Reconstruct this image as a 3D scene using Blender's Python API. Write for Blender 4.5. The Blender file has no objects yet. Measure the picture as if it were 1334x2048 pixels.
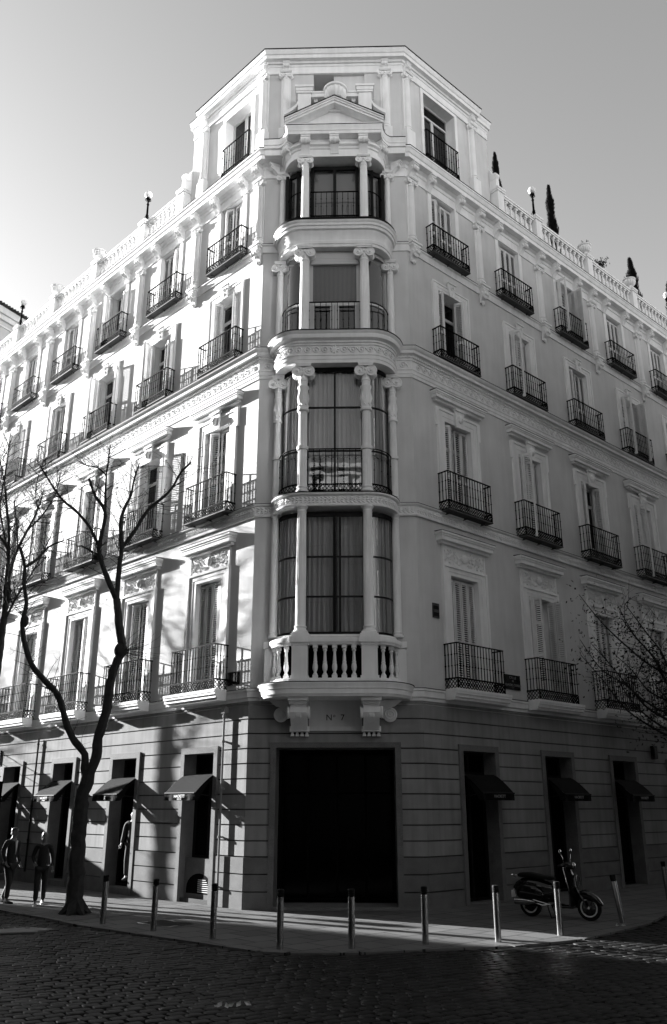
import bpy, bmesh, math, random
from mathutils import Vector, Matrix
R = math.radians
sc = bpy.context.scene
col = sc.collection
random.seed(7)

# ------------------------------------------------------------------ camera
cam_d = bpy.data.cameras.new("camera")
cam = bpy.data.objects.new("camera", cam_d)
col.objects.link(cam)
cam.location = (0, 0, 2.2)
cam.rotation_euler = (R(90 + 19.03), 0, 0)
cam_d.sensor_fit = 'VERTICAL'
cam_d.sensor_height = 36.0
cam_d.lens = 36.0 * 1710 / 2048
cam_d.clip_start = 0.1
cam_d.clip_end = 2000
sc.camera = cam

# ------------------------------------------------------------------ sky and sun
SUN_AZ, SUN_EL = R(-58), R(14.2)          # azimuth from +Y, negative to the left
world = bpy.data.worlds.new("World")
sc.world = world
world.use_nodes = True
nt = world.node_tree
nt.nodes.clear()
sky = nt.nodes.new('ShaderNodeTexSky')
sky.sky_type = 'NISHITA'
sky.sun_disc = False
sky.sun_elevation = SUN_EL
sky.sun_rotation = SUN_AZ
sky.air_density = 1.0
sky.dust_density = 0.5
sky.ozone_density = 1.0
bw = nt.nodes.new('ShaderNodeSeparateColor')      # red channel only: black and white film behind a red filter
bg = nt.nodes.new('ShaderNodeBackground')
bg.inputs['Strength'].default_value = 0.094
wo = nt.nodes.new('ShaderNodeOutputWorld')
nt.links.new(sky.outputs['Color'], bw.inputs['Color'])
nt.links.new(bw.outputs['Red'], bg.inputs['Color'])
nt.links.new(bg.outputs['Background'], wo.inputs['Surface'])
sd = bpy.data.lights.new("sun", 'SUN')
sd.energy = 5.0
sd.angle = R(0.53)
sd.color = (1, 1, 1)
sun = bpy.data.objects.new("sun", sd)
col.objects.link(sun)
sdir = Vector((math.sin(SUN_AZ) * math.cos(SUN_EL), math.cos(SUN_AZ) * math.cos(SUN_EL), math.sin(SUN_EL)))
sun.rotation_euler = sdir.to_track_quat('Z', 'Y').to_euler()
sun.location = (-30, 30, 30)
sc.view_settings.view_transform = 'Standard'
sc.view_settings.look = 'None'
sc.view_settings.exposure = 2.5
sc.view_settings.gamma = 1.0
sc.render.engine = 'CYCLES'

# ------------------------------------------------------------------ helpers
class MB:
    def __init__(s):
        s.v = []; s.f = []
    def add(s, vs, fs):
        o = len(s.v)
        s.v.extend(vs)
        s.f.extend([tuple(i + o for i in f) for f in fs])
    def box(s, x0, x1, y0, y1, z0, z1):
        s.add([(x0, y0, z0), (x1, y0, z0), (x1, y1, z0), (x0, y1, z0), (x0, y0, z1), (x1, y0, z1), (x1, y1, z1), (x0, y1, z1)],
              [(0, 3, 2, 1), (4, 5, 6, 7), (0, 1, 5, 4), (1, 2, 6, 5), (2, 3, 7, 6), (3, 0, 4, 7)])
    def obox(s, c, ax, hx, hy, hz, up=(0, 0, 1)):
        ax = Vector(ax).normalized(); up = Vector(up)
        ay = up.cross(ax)
        if ay.length < 1e-5: ay = Vector((0, 1, 0)).cross(ax)
        ay.normalize(); az = ax.cross(ay)
        c = Vector(c); vs = []
        for dz in (-1, 1):
            for dx, dy in ((-1, -1), (1, -1), (1, 1), (-1, 1)):
                vs.append(tuple(c + ax * hx * dx + ay * hy * dy + az * hz * dz))
        s.add(vs, [(0, 3, 2, 1), (4, 5, 6, 7), (0, 1, 5, 4), (1, 2, 6, 5), (2, 3, 7, 6), (3, 0, 4, 7)])
    def prism(s, poly, axis, lo, hi):
        # poly of (a, b); axis 'x': (a,b)=(y,z); 'y': (x,z); 'z': (x,y)
        n = len(poly); vs = []
        for t in (lo, hi):
            for a, b in poly:
                vs.append((t, a, b) if axis == 'x' else (a, t, b) if axis == 'y' else (a, b, t))
        s.add(vs, [tuple(range(n))[::-1], tuple(range(n, 2 * n))] + [(i, (i + 1) % n, n + (i + 1) % n, n + i) for i in range(n)])
    def grid(s, rows, closed_u=False, closed_v=False, caps=False):
        nr = len(rows); nc = len(rows[0]); vs = [tuple(p) for r in rows for p in r]; fs = []
        for i in range(nr if closed_u else nr - 1):
            for j in range(nc if closed_v else nc - 1):
                a = i * nc + j; b = i * nc + (j + 1) % nc; i2 = (i + 1) % nr
                fs.append((a, b, i2 * nc + (j + 1) % nc, i2 * nc + j))
        if caps:
            fs.append(tuple(range(nc))[::-1]); fs.append(tuple((nr - 1) * nc + j for j in range(nc)))
        s.add(vs, fs)
    def lathe(s, prof, c=(0, 0, 0), seg=16, a0=0.0, a1=None, fl=None, axis='z', caps=True):
        # prof of (r, z[, fluted])
        full = a1 is None
        if full: a1 = a0 + 2 * math.pi
        n = seg if full else seg + 1
        rows = []
        for pr in prof:
            r, z = pr[0], pr[1]; flt = len(pr) > 2 and pr[2]
            row = []
            for j in range(n):
                a = a0 + (a1 - a0) * j / seg
                rr = r
                if flt: rr = r * (1 - 0.085 * (0.5 - 0.5 * math.cos(a * fl)) ** 0.6)
                x, y = rr * math.cos(a), rr * math.sin(a)
                if axis == 'z': row.append((c[0] + x, c[1] + y, c[2] + z))
                elif axis == 'y': row.append((c[0] + x, c[1] + z, c[2] + y))
                else: row.append((c[0] + z, c[1] + x, c[2] + y))
            rows.append(row)
        s.grid(rows, closed_v=full, caps=caps)
    def tube(s, pts, rad, seg=6, caps=True, rough=0.0, rnd=None):
        n = len(pts)
        if not isinstance(rad, (list, tuple)): rad = [rad] * n
        pts = [Vector(p) for p in pts]; rows = []
        up = Vector((0, 0, 1)); t0 = (pts[1] - pts[0]).normalized()
        if abs(t0.dot(up)) > 0.9: up = Vector((1, 0.2, 0))
        side = t0.cross(up).normalized()
        for i in range(n):
            t = (pts[min(i + 1, n - 1)] - pts[max(i - 1, 0)])
            if t.length < 1e-9: t = t0.copy()
            t.normalize()
            side = (side - t * side.dot(t))
            if side.length < 1e-6: side = t.orthogonal()
            side.normalize(); bn = t.cross(side)
            rows.append([tuple(pts[i] + (side * math.cos(2 * math.pi * k / seg) + bn * math.sin(2 * math.pi * k / seg)) * rad[i] * (1 + rough * (0.6 * math.sin(k * 2.4 + i * .13) + (rnd.uniform(-1, 1) if rnd else 0))) ) for k in range(seg)])
        s.grid(rows, closed_v=True, caps=caps)
    def ball(s, c, r, seg=12, rings=8, sc_=(1, 1, 1)):
        rows = []
        for i in range(rings + 1):
            a = math.pi * i / rings
            rr = max(math.sin(a), 0.02)
            rows.append([(c[0] + r * sc_[0] * rr * math.cos(2 * math.pi * k / seg), c[1] + r * sc_[1] * rr * math.sin(2 * math.pi * k / seg), c[2] + r * sc_[2] * math.cos(a)) for k in range(seg)])
        s.grid(rows, closed_v=True, caps=True)
    def quad(s, a, b, c, d):
        s.add([a, b, c, d], [(0, 1, 2, 3)])
    def mesh(s, name, flip=False, smooth=35, recalc=True, xf=None):
        me = bpy.data.meshes.new(name)
        vs = [(a, -b, c) for a, b, c in s.v] if flip else s.v
        if xf: vs = [xf(p) for p in vs]
        me.from_pydata([tuple(map(float, p)) for p in vs], [], s.f)
        if recalc:
            bm = bmesh.new(); bm.from_mesh(me)
            bmesh.ops.recalc_face_normals(bm, faces=bm.faces)
            bm.to_mesh(me); bm.free()
        if smooth:
            me.polygons.foreach_set('use_smooth', [True] * len(me.polygons))
            me.set_sharp_from_angle(angle=R(smooth))
        me.update()
        return me

def tag(o, label=None, cat=None, group=None, kind=None):
    if label: o['label'] = label
    if cat: o['category'] = cat
    if group: o['group'] = group
    if kind: o['kind'] = kind
    return o
def link(name, me, m=None, parent=None, loc=(0, 0, 0), rz=0.0):
    o = bpy.data.objects.new(name, me)
    col.objects.link(o)
    if m is not None and me is not None and len(me.materials) == 0: me.materials.append(m)
    o.parent = parent
    o.location = loc
    o.rotation_euler = (0, 0, rz)
    return o
def obj(name, mb, m, parent=None, loc=(0, 0, 0), rz=0.0, flip=False, smooth=35, recalc=True):
    return link(name, mb.mesh(name, flip, smooth, recalc), m, parent, loc, rz)
def thing(name, label, cat, loc=(0, 0, 0), rz=0.0, group=None):
    return tag(link(name, None, None, None, loc, rz), label, cat, group)
def copy_tree(o, parent=None):
    kids = list(o.children)
    c = o.copy(); col.objects.link(c); c.parent = parent
    for k in kids: copy_tree(k, c)
    return c

# ------------------------------------------------------------------ materials (the photograph is black and white)
def mat(name, base, rough=0.75, var=0.0, vscale=1.2, bump=0.0, bscale=40, metal=0.0, streak=0.0, coat=0.0, spec=0.5, fine=0.0):
    m = bpy.data.materials.new(name); m.use_nodes = True
    n = m.node_tree; b = n.nodes['Principled BSDF']
    b.inputs['Base Color'].default_value = (base, base, base, 1)
    b.inputs['Roughness'].default_value = rough
    b.inputs['Metallic'].default_value = metal
    b.inputs['Specular IOR Level'].default_value = spec
    if coat: b.inputs['Coat Weight'].default_value = coat
    tc = n.nodes.new('ShaderNodeTexCoord')
    last = None
    def layer(scale, amt, vec_scale=(1, 1, 1), det=5):
        nonlocal last
        mp = n.nodes.new('ShaderNodeMapping'); mp.inputs['Scale'].default_value = vec_scale
        n.links.new(tc.outputs['Object'], mp.inputs['Vector'])
        no = n.nodes.new('ShaderNodeTexNoise'); no.inputs['Scale'].default_value = scale; no.inputs['Detail'].default_value = det
        n.links.new(mp.outputs['Vector'], no.inputs['Vector'])
        mr = n.nodes.new('ShaderNodeMapRange')
        mr.inputs['From Min'].default_value = 0.3; mr.inputs['From Max'].default_value = 0.7
        mr.inputs['To Min'].default_value = 1 - amt; mr.inputs['To Max'].default_value = 1 + amt
        n.links.new(no.outputs['Fac'], mr.inputs['Value'])
        mu = n.nodes.new('ShaderNodeMath'); mu.operation = 'MULTIPLY'
        if last is None: mu.inputs[0].default_value = base
        else: n.links.new(last, mu.inputs[0])
        n.links.new(mr.outputs['Result'], mu.inputs[1])
        last = mu.outputs['Value']
    if var: layer(vscale, var)
    if streak: layer(1.0, streak, (6, 6, 0.5), 6)
    if fine: layer(90, fine, det=3)
    if last is not None: n.links.new(last, b.inputs['Base Color'])
    if bump:
        no = n.nodes.new('ShaderNodeTexNoise'); no.inputs['Scale'].default_value = bscale; no.inputs['Detail'].default_value = 4
        n.links.new(tc.outputs['Object'], no.inputs['Vector'])
        bu = n.nodes.new('ShaderNodeBump'); bu.inputs['Strength'].default_value = bump; bu.inputs['Distance'].default_value = 0.01
        n.links.new(no.outputs['Fac'], bu.inputs['Height']); n.links.new(bu.outputs['Normal'], b.inputs['Normal'])
    return m
M_wall = mat('stucco wall', 0.61, 0.9, var=0.10, vscale=0.7, bump=0.2, bscale=25, spec=0.08, streak=0.05, fine=0.03)
M_trim = mat('painted trim', 0.82, 0.8, var=0.06, vscale=1.5, bump=0.12, bscale=30, streak=0.06, spec=0.08)
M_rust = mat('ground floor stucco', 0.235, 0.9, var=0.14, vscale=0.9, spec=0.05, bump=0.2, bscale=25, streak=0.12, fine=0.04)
M_joint = mat('joint shade tone', 0.05, 0.95)  # near-black base puts the shade of deep grooves into the colour
M_gran = mat('granite', 0.14, spec=0.08, rough=0.8, var=0.14, vscale=3, bump=0.15, bscale=120, fine=0.35)
M_iron = mat('black iron', 0.002, 0.8, spec=0.05)
M_lead = mat('lead flashing', 0.010, 0.7, spec=0.1, var=0.2)
M_shut = mat('shutter paint', 0.66, 0.6, var=0.08, vscale=3, streak=0.1)
M_case = mat('casement paint', 0.55, 0.45)
M_dark = mat('dark frame paint', 0.005, 0.5, spec=0.2)
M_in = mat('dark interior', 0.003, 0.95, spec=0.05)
M_curt = mat('curtain cloth', 0.42, 0.9, streak=0.1)
M_blind = mat('blind slats', 0.16, 0.6)
M_awn = mat('awning canvas', 0.007, 0.9, var=0.2, bump=0.3, bscale=300, spec=0.05)
M_letter = mat('white lettering', 0.7, 0.6)
M_lettersh = mat('painted sign lettering', 0.25, 0.5)
M_carve = mat('carved letters', 0.004, 0.9, spec=0.05)
M_bark = mat('bark', 0.022, 0.95, var=0.35, vscale=8, bump=1.0, bscale=22)
M_twig = mat('twigs', 0.015, 0.9, spec=.1)
M_steel = mat('brushed steel', 0.42, 0.22, metal=1.0, bump=0.05, bscale=200)
M_rubber = mat('black rubber', 0.003, 0.8, spec=.2)
M_globe = mat('opal globe', 0.75, 0.2)
M_cyp = mat('cypress foliage', 0.006, 0.9, spec=.05)
M_leaf = mat('dark leaves', 0.010, 0.8, spec=.1)
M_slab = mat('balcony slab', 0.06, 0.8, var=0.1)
M_roof = mat('roof membrane', 0.08, 0.9)
M_cloth = mat('dark cloth', 0.006, 0.85, bump=0.2, bscale=60)
M_skin = mat('skin', 0.12, 0.55)
M_hair = mat('dark hair', 0.02, 0.5)
M_hairl = mat('light brown hair', 0.12, 0.45)
M_shirt = mat('pale shirt', 0.5, 0.8)
M_mann = mat('mannequin shell', 0.3, 0.5)
M_paint = mat('black scooter paint', 0.002, 0.15, coat=0.35, spec=0.3)
M_chrome = mat('chrome', 0.40, 0.12, metal=1.0)
M_carp = mat('dark car paint', 0.01, 0.2, coat=1.0)
M_fac = mat('opposite facade', 0.07, 0.9, var=0.08, vscale=0.5)
M_facl = mat('pale opposite facade', 0.40, 0.9, var=0.08, vscale=0.5)
M_tile = mat('roof tiles', 0.05, 0.9, var=0.3, vscale=6)
def glass_mat(name, tint, refl):
    m = bpy.data.materials.new(name); m.use_nodes = True
    n = m.node_tree; n.nodes.clear()
    o = n.nodes.new('ShaderNodeOutputMaterial'); t = n.nodes.new('ShaderNodeBsdfTransparent'); g = n.nodes.new('ShaderNodeBsdfGlossy')
    t.inputs['Color'].default_value = (tint,) * 3 + (1,)
    g.inputs['Roughness'].default_value = 0.01; g.inputs['Color'].default_value = (.95, .95, .95, 1)
    lw = n.nodes.new('ShaderNodeLayerWeight'); lw.inputs['Blend'].default_value = 0.5
    pw = n.nodes.new('ShaderNodeMath'); pw.operation = 'POWER'; pw.inputs[1].default_value = 3.5
    fr = n.nodes.new('ShaderNodeMath'); fr.operation = 'MULTIPLY_ADD'; fr.inputs[1].default_value = 1 - refl; fr.inputs[2].default_value = refl; fr.use_clamp = True
    n.links.new(lw.outputs['Facing'], pw.inputs[0]); n.links.new(pw.outputs['Value'], fr.inputs[0])
    no = n.nodes.new('ShaderNodeTexNoise'); no.inputs['Scale'].default_value = 0.9
    tc = n.nodes.new('ShaderNodeTexCoord'); n.links.new(tc.outputs['Object'], no.inputs['Vector'])
    bu = n.nodes.new('ShaderNodeBump'); bu.inputs['Strength'].default_value = 0.06; bu.inputs['Distance'].default_value = 0.05
    n.links.new(no.outputs['Fac'], bu.inputs['Height']); n.links.new(bu.outputs['Normal'], g.inputs['Normal'])
    mx = n.nodes.new('ShaderNodeMixShader')
    n.links.new(fr.outputs['Value'], mx.inputs['Fac']); n.links.new(t.outputs['BSDF'], mx.inputs[1]); n.links.new(g.outputs['BSDF'], mx.inputs[2])
    n.links.new(mx.outputs['Shader'], o.inputs['Surface'])
    return m
M_glass = glass_mat('window glass', 0.9, 0.10)
M_pane = mat('dark window glass', 0.003, 0.06, spec=0.35)
M_shop = mat('dark shop glass', 0.0008, 0.12, spec=0.10)
def setts_mat(name, base, joint, bw_, bh, mortar, ang, off, bumpd, rough, spec=0.08, vary=0.35):
    m = bpy.data.materials.new(name); m.use_nodes = True
    n = m.node_tree; b = n.nodes['Principled BSDF']
    tc = n.nodes.new('ShaderNodeTexCoord')
    mp = n.nodes.new('ShaderNodeMapping'); mp.inputs['Rotation'].default_value = (0, 0, ang)
    # slight warp of the courses, as hand-laid stones have
    wn = n.nodes.new('ShaderNodeTexNoise'); wn.inputs['Scale'].default_value = 0.7; wn.inputs['Detail'].default_value = 2
    n.links.new(tc.outputs['Object'], wn.inputs['Vector'])
    wa = n.nodes.new('ShaderNodeVectorMath'); wa.operation = 'MULTIPLY_ADD'
    wa.inputs[1].default_value = (0.25 * off, 0.25 * off, 0)
    n.links.new(wn.outputs['Color'], wa.inputs[0]); n.links.new(tc.outputs['Object'], wa.inputs[2])
    wn2 = n.nodes.new('ShaderNodeTexNoise'); wn2.inputs['Scale'].default_value = 7; wn2.inputs['Detail'].default_value = 2
    n.links.new(tc.outputs['Object'], wn2.inputs['Vector'])
    wb = n.nodes.new('ShaderNodeVectorMath'); wb.operation = 'MULTIPLY_ADD'
    wb.inputs[1].default_value = (0.05 * off, 0.05 * off, 0)
    n.links.new(wn2.outputs['Color'], wb.inputs[0]); n.links.new(wa.outputs['Vector'], wb.inputs[2])
    n.links.new(wb.outputs['Vector'], mp.inputs['Vector'])
    br = n.nodes.new('ShaderNodeTexBrick')
    br.inputs['Scale'].default_value = 1.0
    br.inputs['Brick Width'].default_value = bw_; br.inputs['Row Height'].default_value = bh
    br.inputs['Mortar Size'].default_value = mortar; br.inputs['Mortar Smooth'].default_value = 0.35
    br.inputs['Color1'].default_value = (base * (1 - vary),) * 3 + (1,)
    br.inputs['Color2'].default_value = (base * (1 + vary),) * 3 + (1,)
    br.inputs['Mortar'].default_value = (joint,) * 3 + (1,)
    n.links.new(mp.outputs['Vector'], br.inputs['Vector'])
    n.links.new(br.outputs['Color'], b.inputs['Base Color'])
    b.inputs['Roughness'].default_value = rough; b.inputs['Specular IOR Level'].default_value = spec
    inv = n.nodes.new('ShaderNodeMath'); inv.operation = 'SUBTRACT'; inv.inputs[0].default_value = 1
    n.links.new(br.outputs['Fac'], inv.inputs[1])
    ns = n.nodes.new('ShaderNodeTexNoise'); ns.inputs['Scale'].default_value = 30; ns.inputs['Detail'].default_value = 4
    n.links.new(tc.outputs['Object'], ns.inputs['Vector'])
    ad = n.nodes.new('ShaderNodeMath'); ad.operation = 'MULTIPLY_ADD'; ad.inputs[1].default_value = 0.25
    n.links.new(ns.outputs['Fac'], ad.inputs[0]); n.links.new(inv.outputs['Value'], ad.inputs[2])
    bu = n.nodes.new('ShaderNodeBump'); bu.inputs['Strength'].default_value = 1.0; bu.inputs['Distance'].default_value = bumpd
    n.links.new(ad.outputs['Value'], bu.inputs['Height']); n.links.new(bu.outputs['Normal'], b.inputs['Normal'])
    return m
M_setts = setts_mat('stone setts', 0.016, 0.0005, 0.24, 0.19, 0.03, R(-33), 1.0, 0.035, 0.5)
M_sett = mat('sett stone', 0.016, 0.5, var=0.5, vscale=3.2, bump=0.5, bscale=60, spec=0.07, fine=0.2)
M_bed = mat('joint sand', 0.004, 0.95, spec=0.1)
M_slabs = setts_mat('pavement slabs', 0.11, 0.012, 0.62, 0.62, 0.014, R(-42), 0.0, 0.004, 0.75, spec=0.06, vary=0.15)

# ------------------------------------------------------------------ the frame of the building
YL, YR = R(-44.7), R(47.6)
YC = (YL + YR) / 2 + math.pi / 2
dl = Vector((math.sin(YL), math.cos(YL), 0)); nl = Vector((-dl.y, dl.x, 0))
dr = Vector((math.sin(YR), math.cos(YR), 0)); nr = Vector((dr.y, -dr.x, 0))
dc = Vector((math.sin(YC), math.cos(YC), 0)); nc = Vector((dc.y, -dc.x, 0))
CL = Vector((-2.057, 21.252, 0)); CR = Vector((2.156, 21.145, 0)); MC = (CL + CR) / 2
HW = (CR - CL).length / 2
TN = math.tan((math.pi - (YR - YL)) / 4)        # mitre factor at the two corners
rzL = math.atan2(-dl.y, -dl.x); rzR = math.atan2(dr.y, dr.x); rzC = math.atan2(dc.y, dc.x)
FR = {'L': (CL - MC, -dl, rzL, -1, nl), 'R': (CR - MC, dr, rzR, 1, nr), 'C': (Vector((0, 0, 0)), dc, rzC, 1, nc)}
def floc(fr, u, z=0, p=0):
    o, ax, rz, sg, n = FR[fr]
    q = o + ax * (sg * u) + n * p
    return (q.x, q.y, z)
def wloc(fr, u, z=0, p=0):
    q = floc(fr, u, z, p); return (q[0] + MC.x, q[1] + MC.y, z)
def cornerpts(p, uL, uR):
    # L far, L corner, R corner, R far at offset p, relative to MC
    a = CL - MC; b = CR - MC
    return [a + dl * uL + nl * p, a + dl * (-TN * p) + nl * p, b + dr * (-TN * p) + nr * p, b + dr * uR + nr * p]
ULEN, RLEN = 23.6, 21.0
# ------------------------------------------------------------------ corner building
bld = thing('corner_building', 'cream stuccoed five-storey corner building with balconies, columned bay window and roof balustrade', 'building', (MC.x, MC.y, 0))

def sweep_band(name, prof, m, parent, p_extra=0, uL=ULEN, uR=RLEN):
    mb = MB()
    cols = []
    for p, z in prof:
        cols.append([(q.x, q.y, z) for q in cornerpts(p, uL, uR)])
    rows = [[cols[j][i] for j in range(len(prof))] for i in range(4)]
    mb.grid(rows, closed_v=True, caps=True)
    return obj(name, mb, m, parent, smooth=30)

# --- opening schedule (u centre of column k on each storey)
def wc(fr, fl, k):
    c0 = {'L': {0: 1.86, 1: 1.86, 2: 1.80, 3: 1.68, 4: 1.60, 5: 1.52}, 'R': {0: 2.02, 1: 1.84, 2: 1.88, 3: 1.86, 4: 1.72, 5: 1.72}}[fr][fl]
    s = {0: 3.5, 1: 3.47, 2: 3.47, 3: 3.46, 4: 3.37, 5: 3.4}[fl]
    return c0 + s * k
NCOL = {'L': 6, 'R': 5}
OP = {0: (0.62, 0.14, 3.48), 1: (0.57, 5.02, 8.0), 2: (0.58, 9.76, 12.5), 3: (0.56, 14.36, 16.82), 4: (0.56, 17.95, 20.2)}

# --- walls with their openings
def wall(name, fr, u0, u1, z0, z1, ops, m, p=0.0, parent=bld):
    us = sorted({u0, u1} | {x for o in ops for x in (o[0], o[1]) if u0 < x < u1})
    zs = sorted({z0, z1} | {x for o in ops for x in (o[2], o[3]) if z0 < x < z1})
    mb = MB(); sg = FR[fr][3]
    for i in range(len(us) - 1):
        for j in range(len(zs) - 1):
            cu, cz = (us[i] + us[i + 1]) / 2, (zs[j] + zs[j + 1]) / 2
            if any(o[0] < cu < o[1] and o[2] < cz < o[3] for o in ops): continue
            mb.quad((sg * us[i], p, zs[j]), (sg * us[i + 1], p, zs[j]), (sg * us[i + 1], p, zs[j + 1]), (sg * us[i], p, zs[j + 1]))
    return obj(name, mb, m, parent, floc(fr, 0), FR[fr][2], flip=True, smooth=0)
ops = {'L': [], 'R': [], 'C': []}
for fr in 'LR':
    for fl in range(5):
        h, za, zb = OP[fl]
        for k in range(NCOL[fr]):
            c = wc(fr, fl, k); ops[fr].append((c - h, c + h, za, zb))
wall('wall', 'L', 0, ULEN, 4.5, 21.0, [o for o in ops['L'] if o[2] > 4], M_wall)
wall('wall', 'R', 0, RLEN, 4.5, 21.0, [o for o in ops['R'] if o[2] > 4], M_wall)
COPS = [(-1.5, 1.5, 6.0, 9.4), (-1.42, 1.42, 9.75, 13.3), (-1.42, 1.42, 14.35, 17.1), (-1.42, 1.42, 17.95, 20.25)]
wall('wall', 'C', -HW, HW, 4.5, 21.0, COPS, M_wall)

# --- rusticated ground storey: courses between sunk joints, granite plinth below
DOOR = (-1.42, 1.42, 0.02, 3.54)
def courses(fr, u0, u1, gops):
    sg = FR[fr][3]
    mitL = TN
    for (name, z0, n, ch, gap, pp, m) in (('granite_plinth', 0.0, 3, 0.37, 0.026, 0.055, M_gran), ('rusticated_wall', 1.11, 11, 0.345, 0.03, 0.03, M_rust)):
        mbs = {}
        for i in range(n):
            za = z0 + i * ch + (gap / 2 if i or z0 else 0); zb = min(z0 + (i + 1) * ch - gap / 2, 4.68)
            if za >= 4.66: break
            segs = [(u0, u1)]
            for o in gops:
                if o[2] < (za + zb) / 2 < o[3]:
                    ns = []
                    for a, b in segs:
                        if o[1] <= a or o[0] >= b: ns.append((a, b)); continue
                        if o[0] > a: ns.append((a, o[0]))
                        if o[1] < b: ns.append((o[1], b))
                    segs = ns
            for si, (a, b) in enumerate(segs):
                mb = mbs.setdefault(si if n == 3 else 0, MB())
                # mitred ends at the building corners
                ea = -TN * pp if (fr != 'C' and abs(a) < 1e-6) else 0
                if fr == 'C':
                    e1 = TN * pp if abs(a + HW) < 1e-6 else 0; e2 = TN * pp if abs(b - HW) < 1e-6 else 0
                    poly = [(a, -0.03), (b, -0.03), (b + e2, pp), (a - e1, pp)]
                else:
                    poly = [(sg * a, -0.03), (sg * b, -0.03), (sg * b, pp), (sg * (a + ea), pp)]
                mb.prism(poly, 'z', za, zb)
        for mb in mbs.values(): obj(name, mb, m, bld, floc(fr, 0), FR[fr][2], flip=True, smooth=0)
gopL = [(wc('L', 0, k) - .62 - .15, wc('L', 0, k) + .62 + .15, 0.1, 3.62) for k in range(6)]
gopR = [(wc('R', 0, k) - .64 - .15, wc('R', 0, k) + .64 + .15, 0.0, 3.66) for k in range(5)]
gopC = [(-1.56, 1.56, 0, 3.66)]
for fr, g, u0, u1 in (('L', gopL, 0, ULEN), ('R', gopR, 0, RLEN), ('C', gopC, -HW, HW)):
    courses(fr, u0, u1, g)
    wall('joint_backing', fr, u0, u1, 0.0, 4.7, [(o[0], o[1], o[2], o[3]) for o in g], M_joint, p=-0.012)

# --- solid core behind the facades and roof deck
def foot(inset, chin, z0, z1, name, m, uL=ULEN, uR=RLEN):
    pts = [cornerpts(-inset, uL, uR)[i] for i in range(4)]
    a, b = pts[1] - nc * chin, pts[2] - nc * chin
    a = a + dl * chin * 0.5; b = b + dr * chin * 0.5
    back = pts[0] + dr * 12; back2 = pts[3] + dl * 10
    mb = MB(); mb.prism([(q.x, q.y) for q in (pts[0], a, b, pts[3], back2, back)], 'z', z0, z1)
    return obj(name, mb, m, bld, smooth=0)
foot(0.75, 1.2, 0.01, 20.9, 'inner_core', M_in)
foot(-0.02, 0.0, 20.92, 21.02, 'roof_deck', M_roof)

# --- string courses and cornices wrapping the three faces
sweep_band('string_course', [(-.02, 4.64), (.05, 4.64), (.06, 4.70), (.10, 4.73), (.11, 4.86), (.14, 4.88), (.14, 4.925), (-.02, 4.945)], M_trim, bld)
sweep_band('flashing', [(-.02, 4.95), (.15, 4.93), (.15, 4.94), (-.02, 4.96)], M_lead, bld)
sweep_band('wreath_band', [(-.02, 9.38), (.06, 9.38), (.07, 9.42), (.035, 9.425), (.035, 9.66), (.09, 9.68), (.10, 9.72), (-.02, 9.735)], M_trim, bld)
sweep_band('flashing', [(-.02, 9.74), (.11, 9.72), (.11, 9.73), (-.02, 9.75)], M_lead, bld)
sweep_band('frieze_band', [(-.02, 13.43), (.03, 13.43), (.04, 13.52), (.055, 13.525), (.06, 13.62), (.08, 13.64), (.08, 13.67), (.035, 13.68), (.035, 13.93), (-.02, 13.94)], M_trim, bld)
sweep_band('cornice', [(-.02, 13.93), (.06, 13.935), (.07, 13.99), (.09, 14.0), (.09, 14.04), (.13, 14.08), (.20, 14.09), (.21, 14.17), (.24, 14.19), (.28, 14.24), (.29, 14.27), (-.02, 14.30)], M_trim, bld)
sweep_band('flashing', [(-.02, 14.31), (.30, 14.275), (.30, 14.285), (-.02, 14.32)], M_lead, bld)
sweep_band('string_course', [(-.02, 17.56), (.035, 17.56), (.045, 17.76), (.08, 17.79), (.08, 17.83), (-.02, 17.84)], M_trim, bld)
sweep_band('flashing', [(-.02, 17.845), (.09, 17.832), (.09, 17.842), (-.02, 17.855)], M_lead, bld)
sweep_band('entablature', [(-.02, 20.22), (.035, 20.22), (.04, 20.30), (.02, 20.305), (.02, 20.52), (.05, 20.54), (.07, 20.62), (-.02, 20.63)], M_trim, bld)
sweep_band('cornice', [(-.02, 20.62), (.10, 20.66), (.14, 20.70), (.32, 20.705), (.32, 20.84), (.35, 20.86), (.40, 20.97), (.42, 20.98), (.42, 21.03), (-.02, 21.08)], M_trim, bld)
sweep_band('flashing', [(-.02, 21.10), (.43, 21.04), (.43, 21.055), (-.02, 21.115)], M_lead, bld)

# dentils under the fourth storey cornice
def facade_runs(p, u0L, u1L, u0R, u1R, step):
    for fr, a, b in (('L', u0L, u1L), ('R', u0R, u1R), ('C', None, None)):
        yield fr, a, b
mb = MB()
def dents(mb, fr, a, b, step, w, p0, p1, z0, z1):
    o, ax, rz, sg, n = FR[fr]
    k = a
    while k < b:
        c = o + ax * (sg * k if fr != 'C' else k)
        q0 = c + n * p0; q1 = c + n * p1
        hx = ax * w / 2
        vs = [q0 - hx, q0 + hx, q1 + hx, q1 - hx]
        mb.add([(v.x, v.y, z0) for v in vs] + [(v.x, v.y, z1) for v in vs], [(0, 3, 2, 1), (4, 5, 6, 7), (0, 1, 5, 4), (1, 2, 6, 5), (2, 3, 7, 6), (3, 0, 4, 7)])
        k += step
dents(mb, 'L', 0, ULEN, .09, .055, .08, .115, 14.0, 14.05)
dents(mb, 'R', 0, RLEN, .09, .055, .08, .115, 14.0, 14.05)
dents(mb, 'C', -HW, -1.75, .09, .055, .08, .115, 14.0, 14.05)
dents(mb, 'C', 1.78, HW, .09, .055, .08, .115, 14.0, 14.05)
obj('dentil_course', mb, M_trim, bld, smooth=0)

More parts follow.
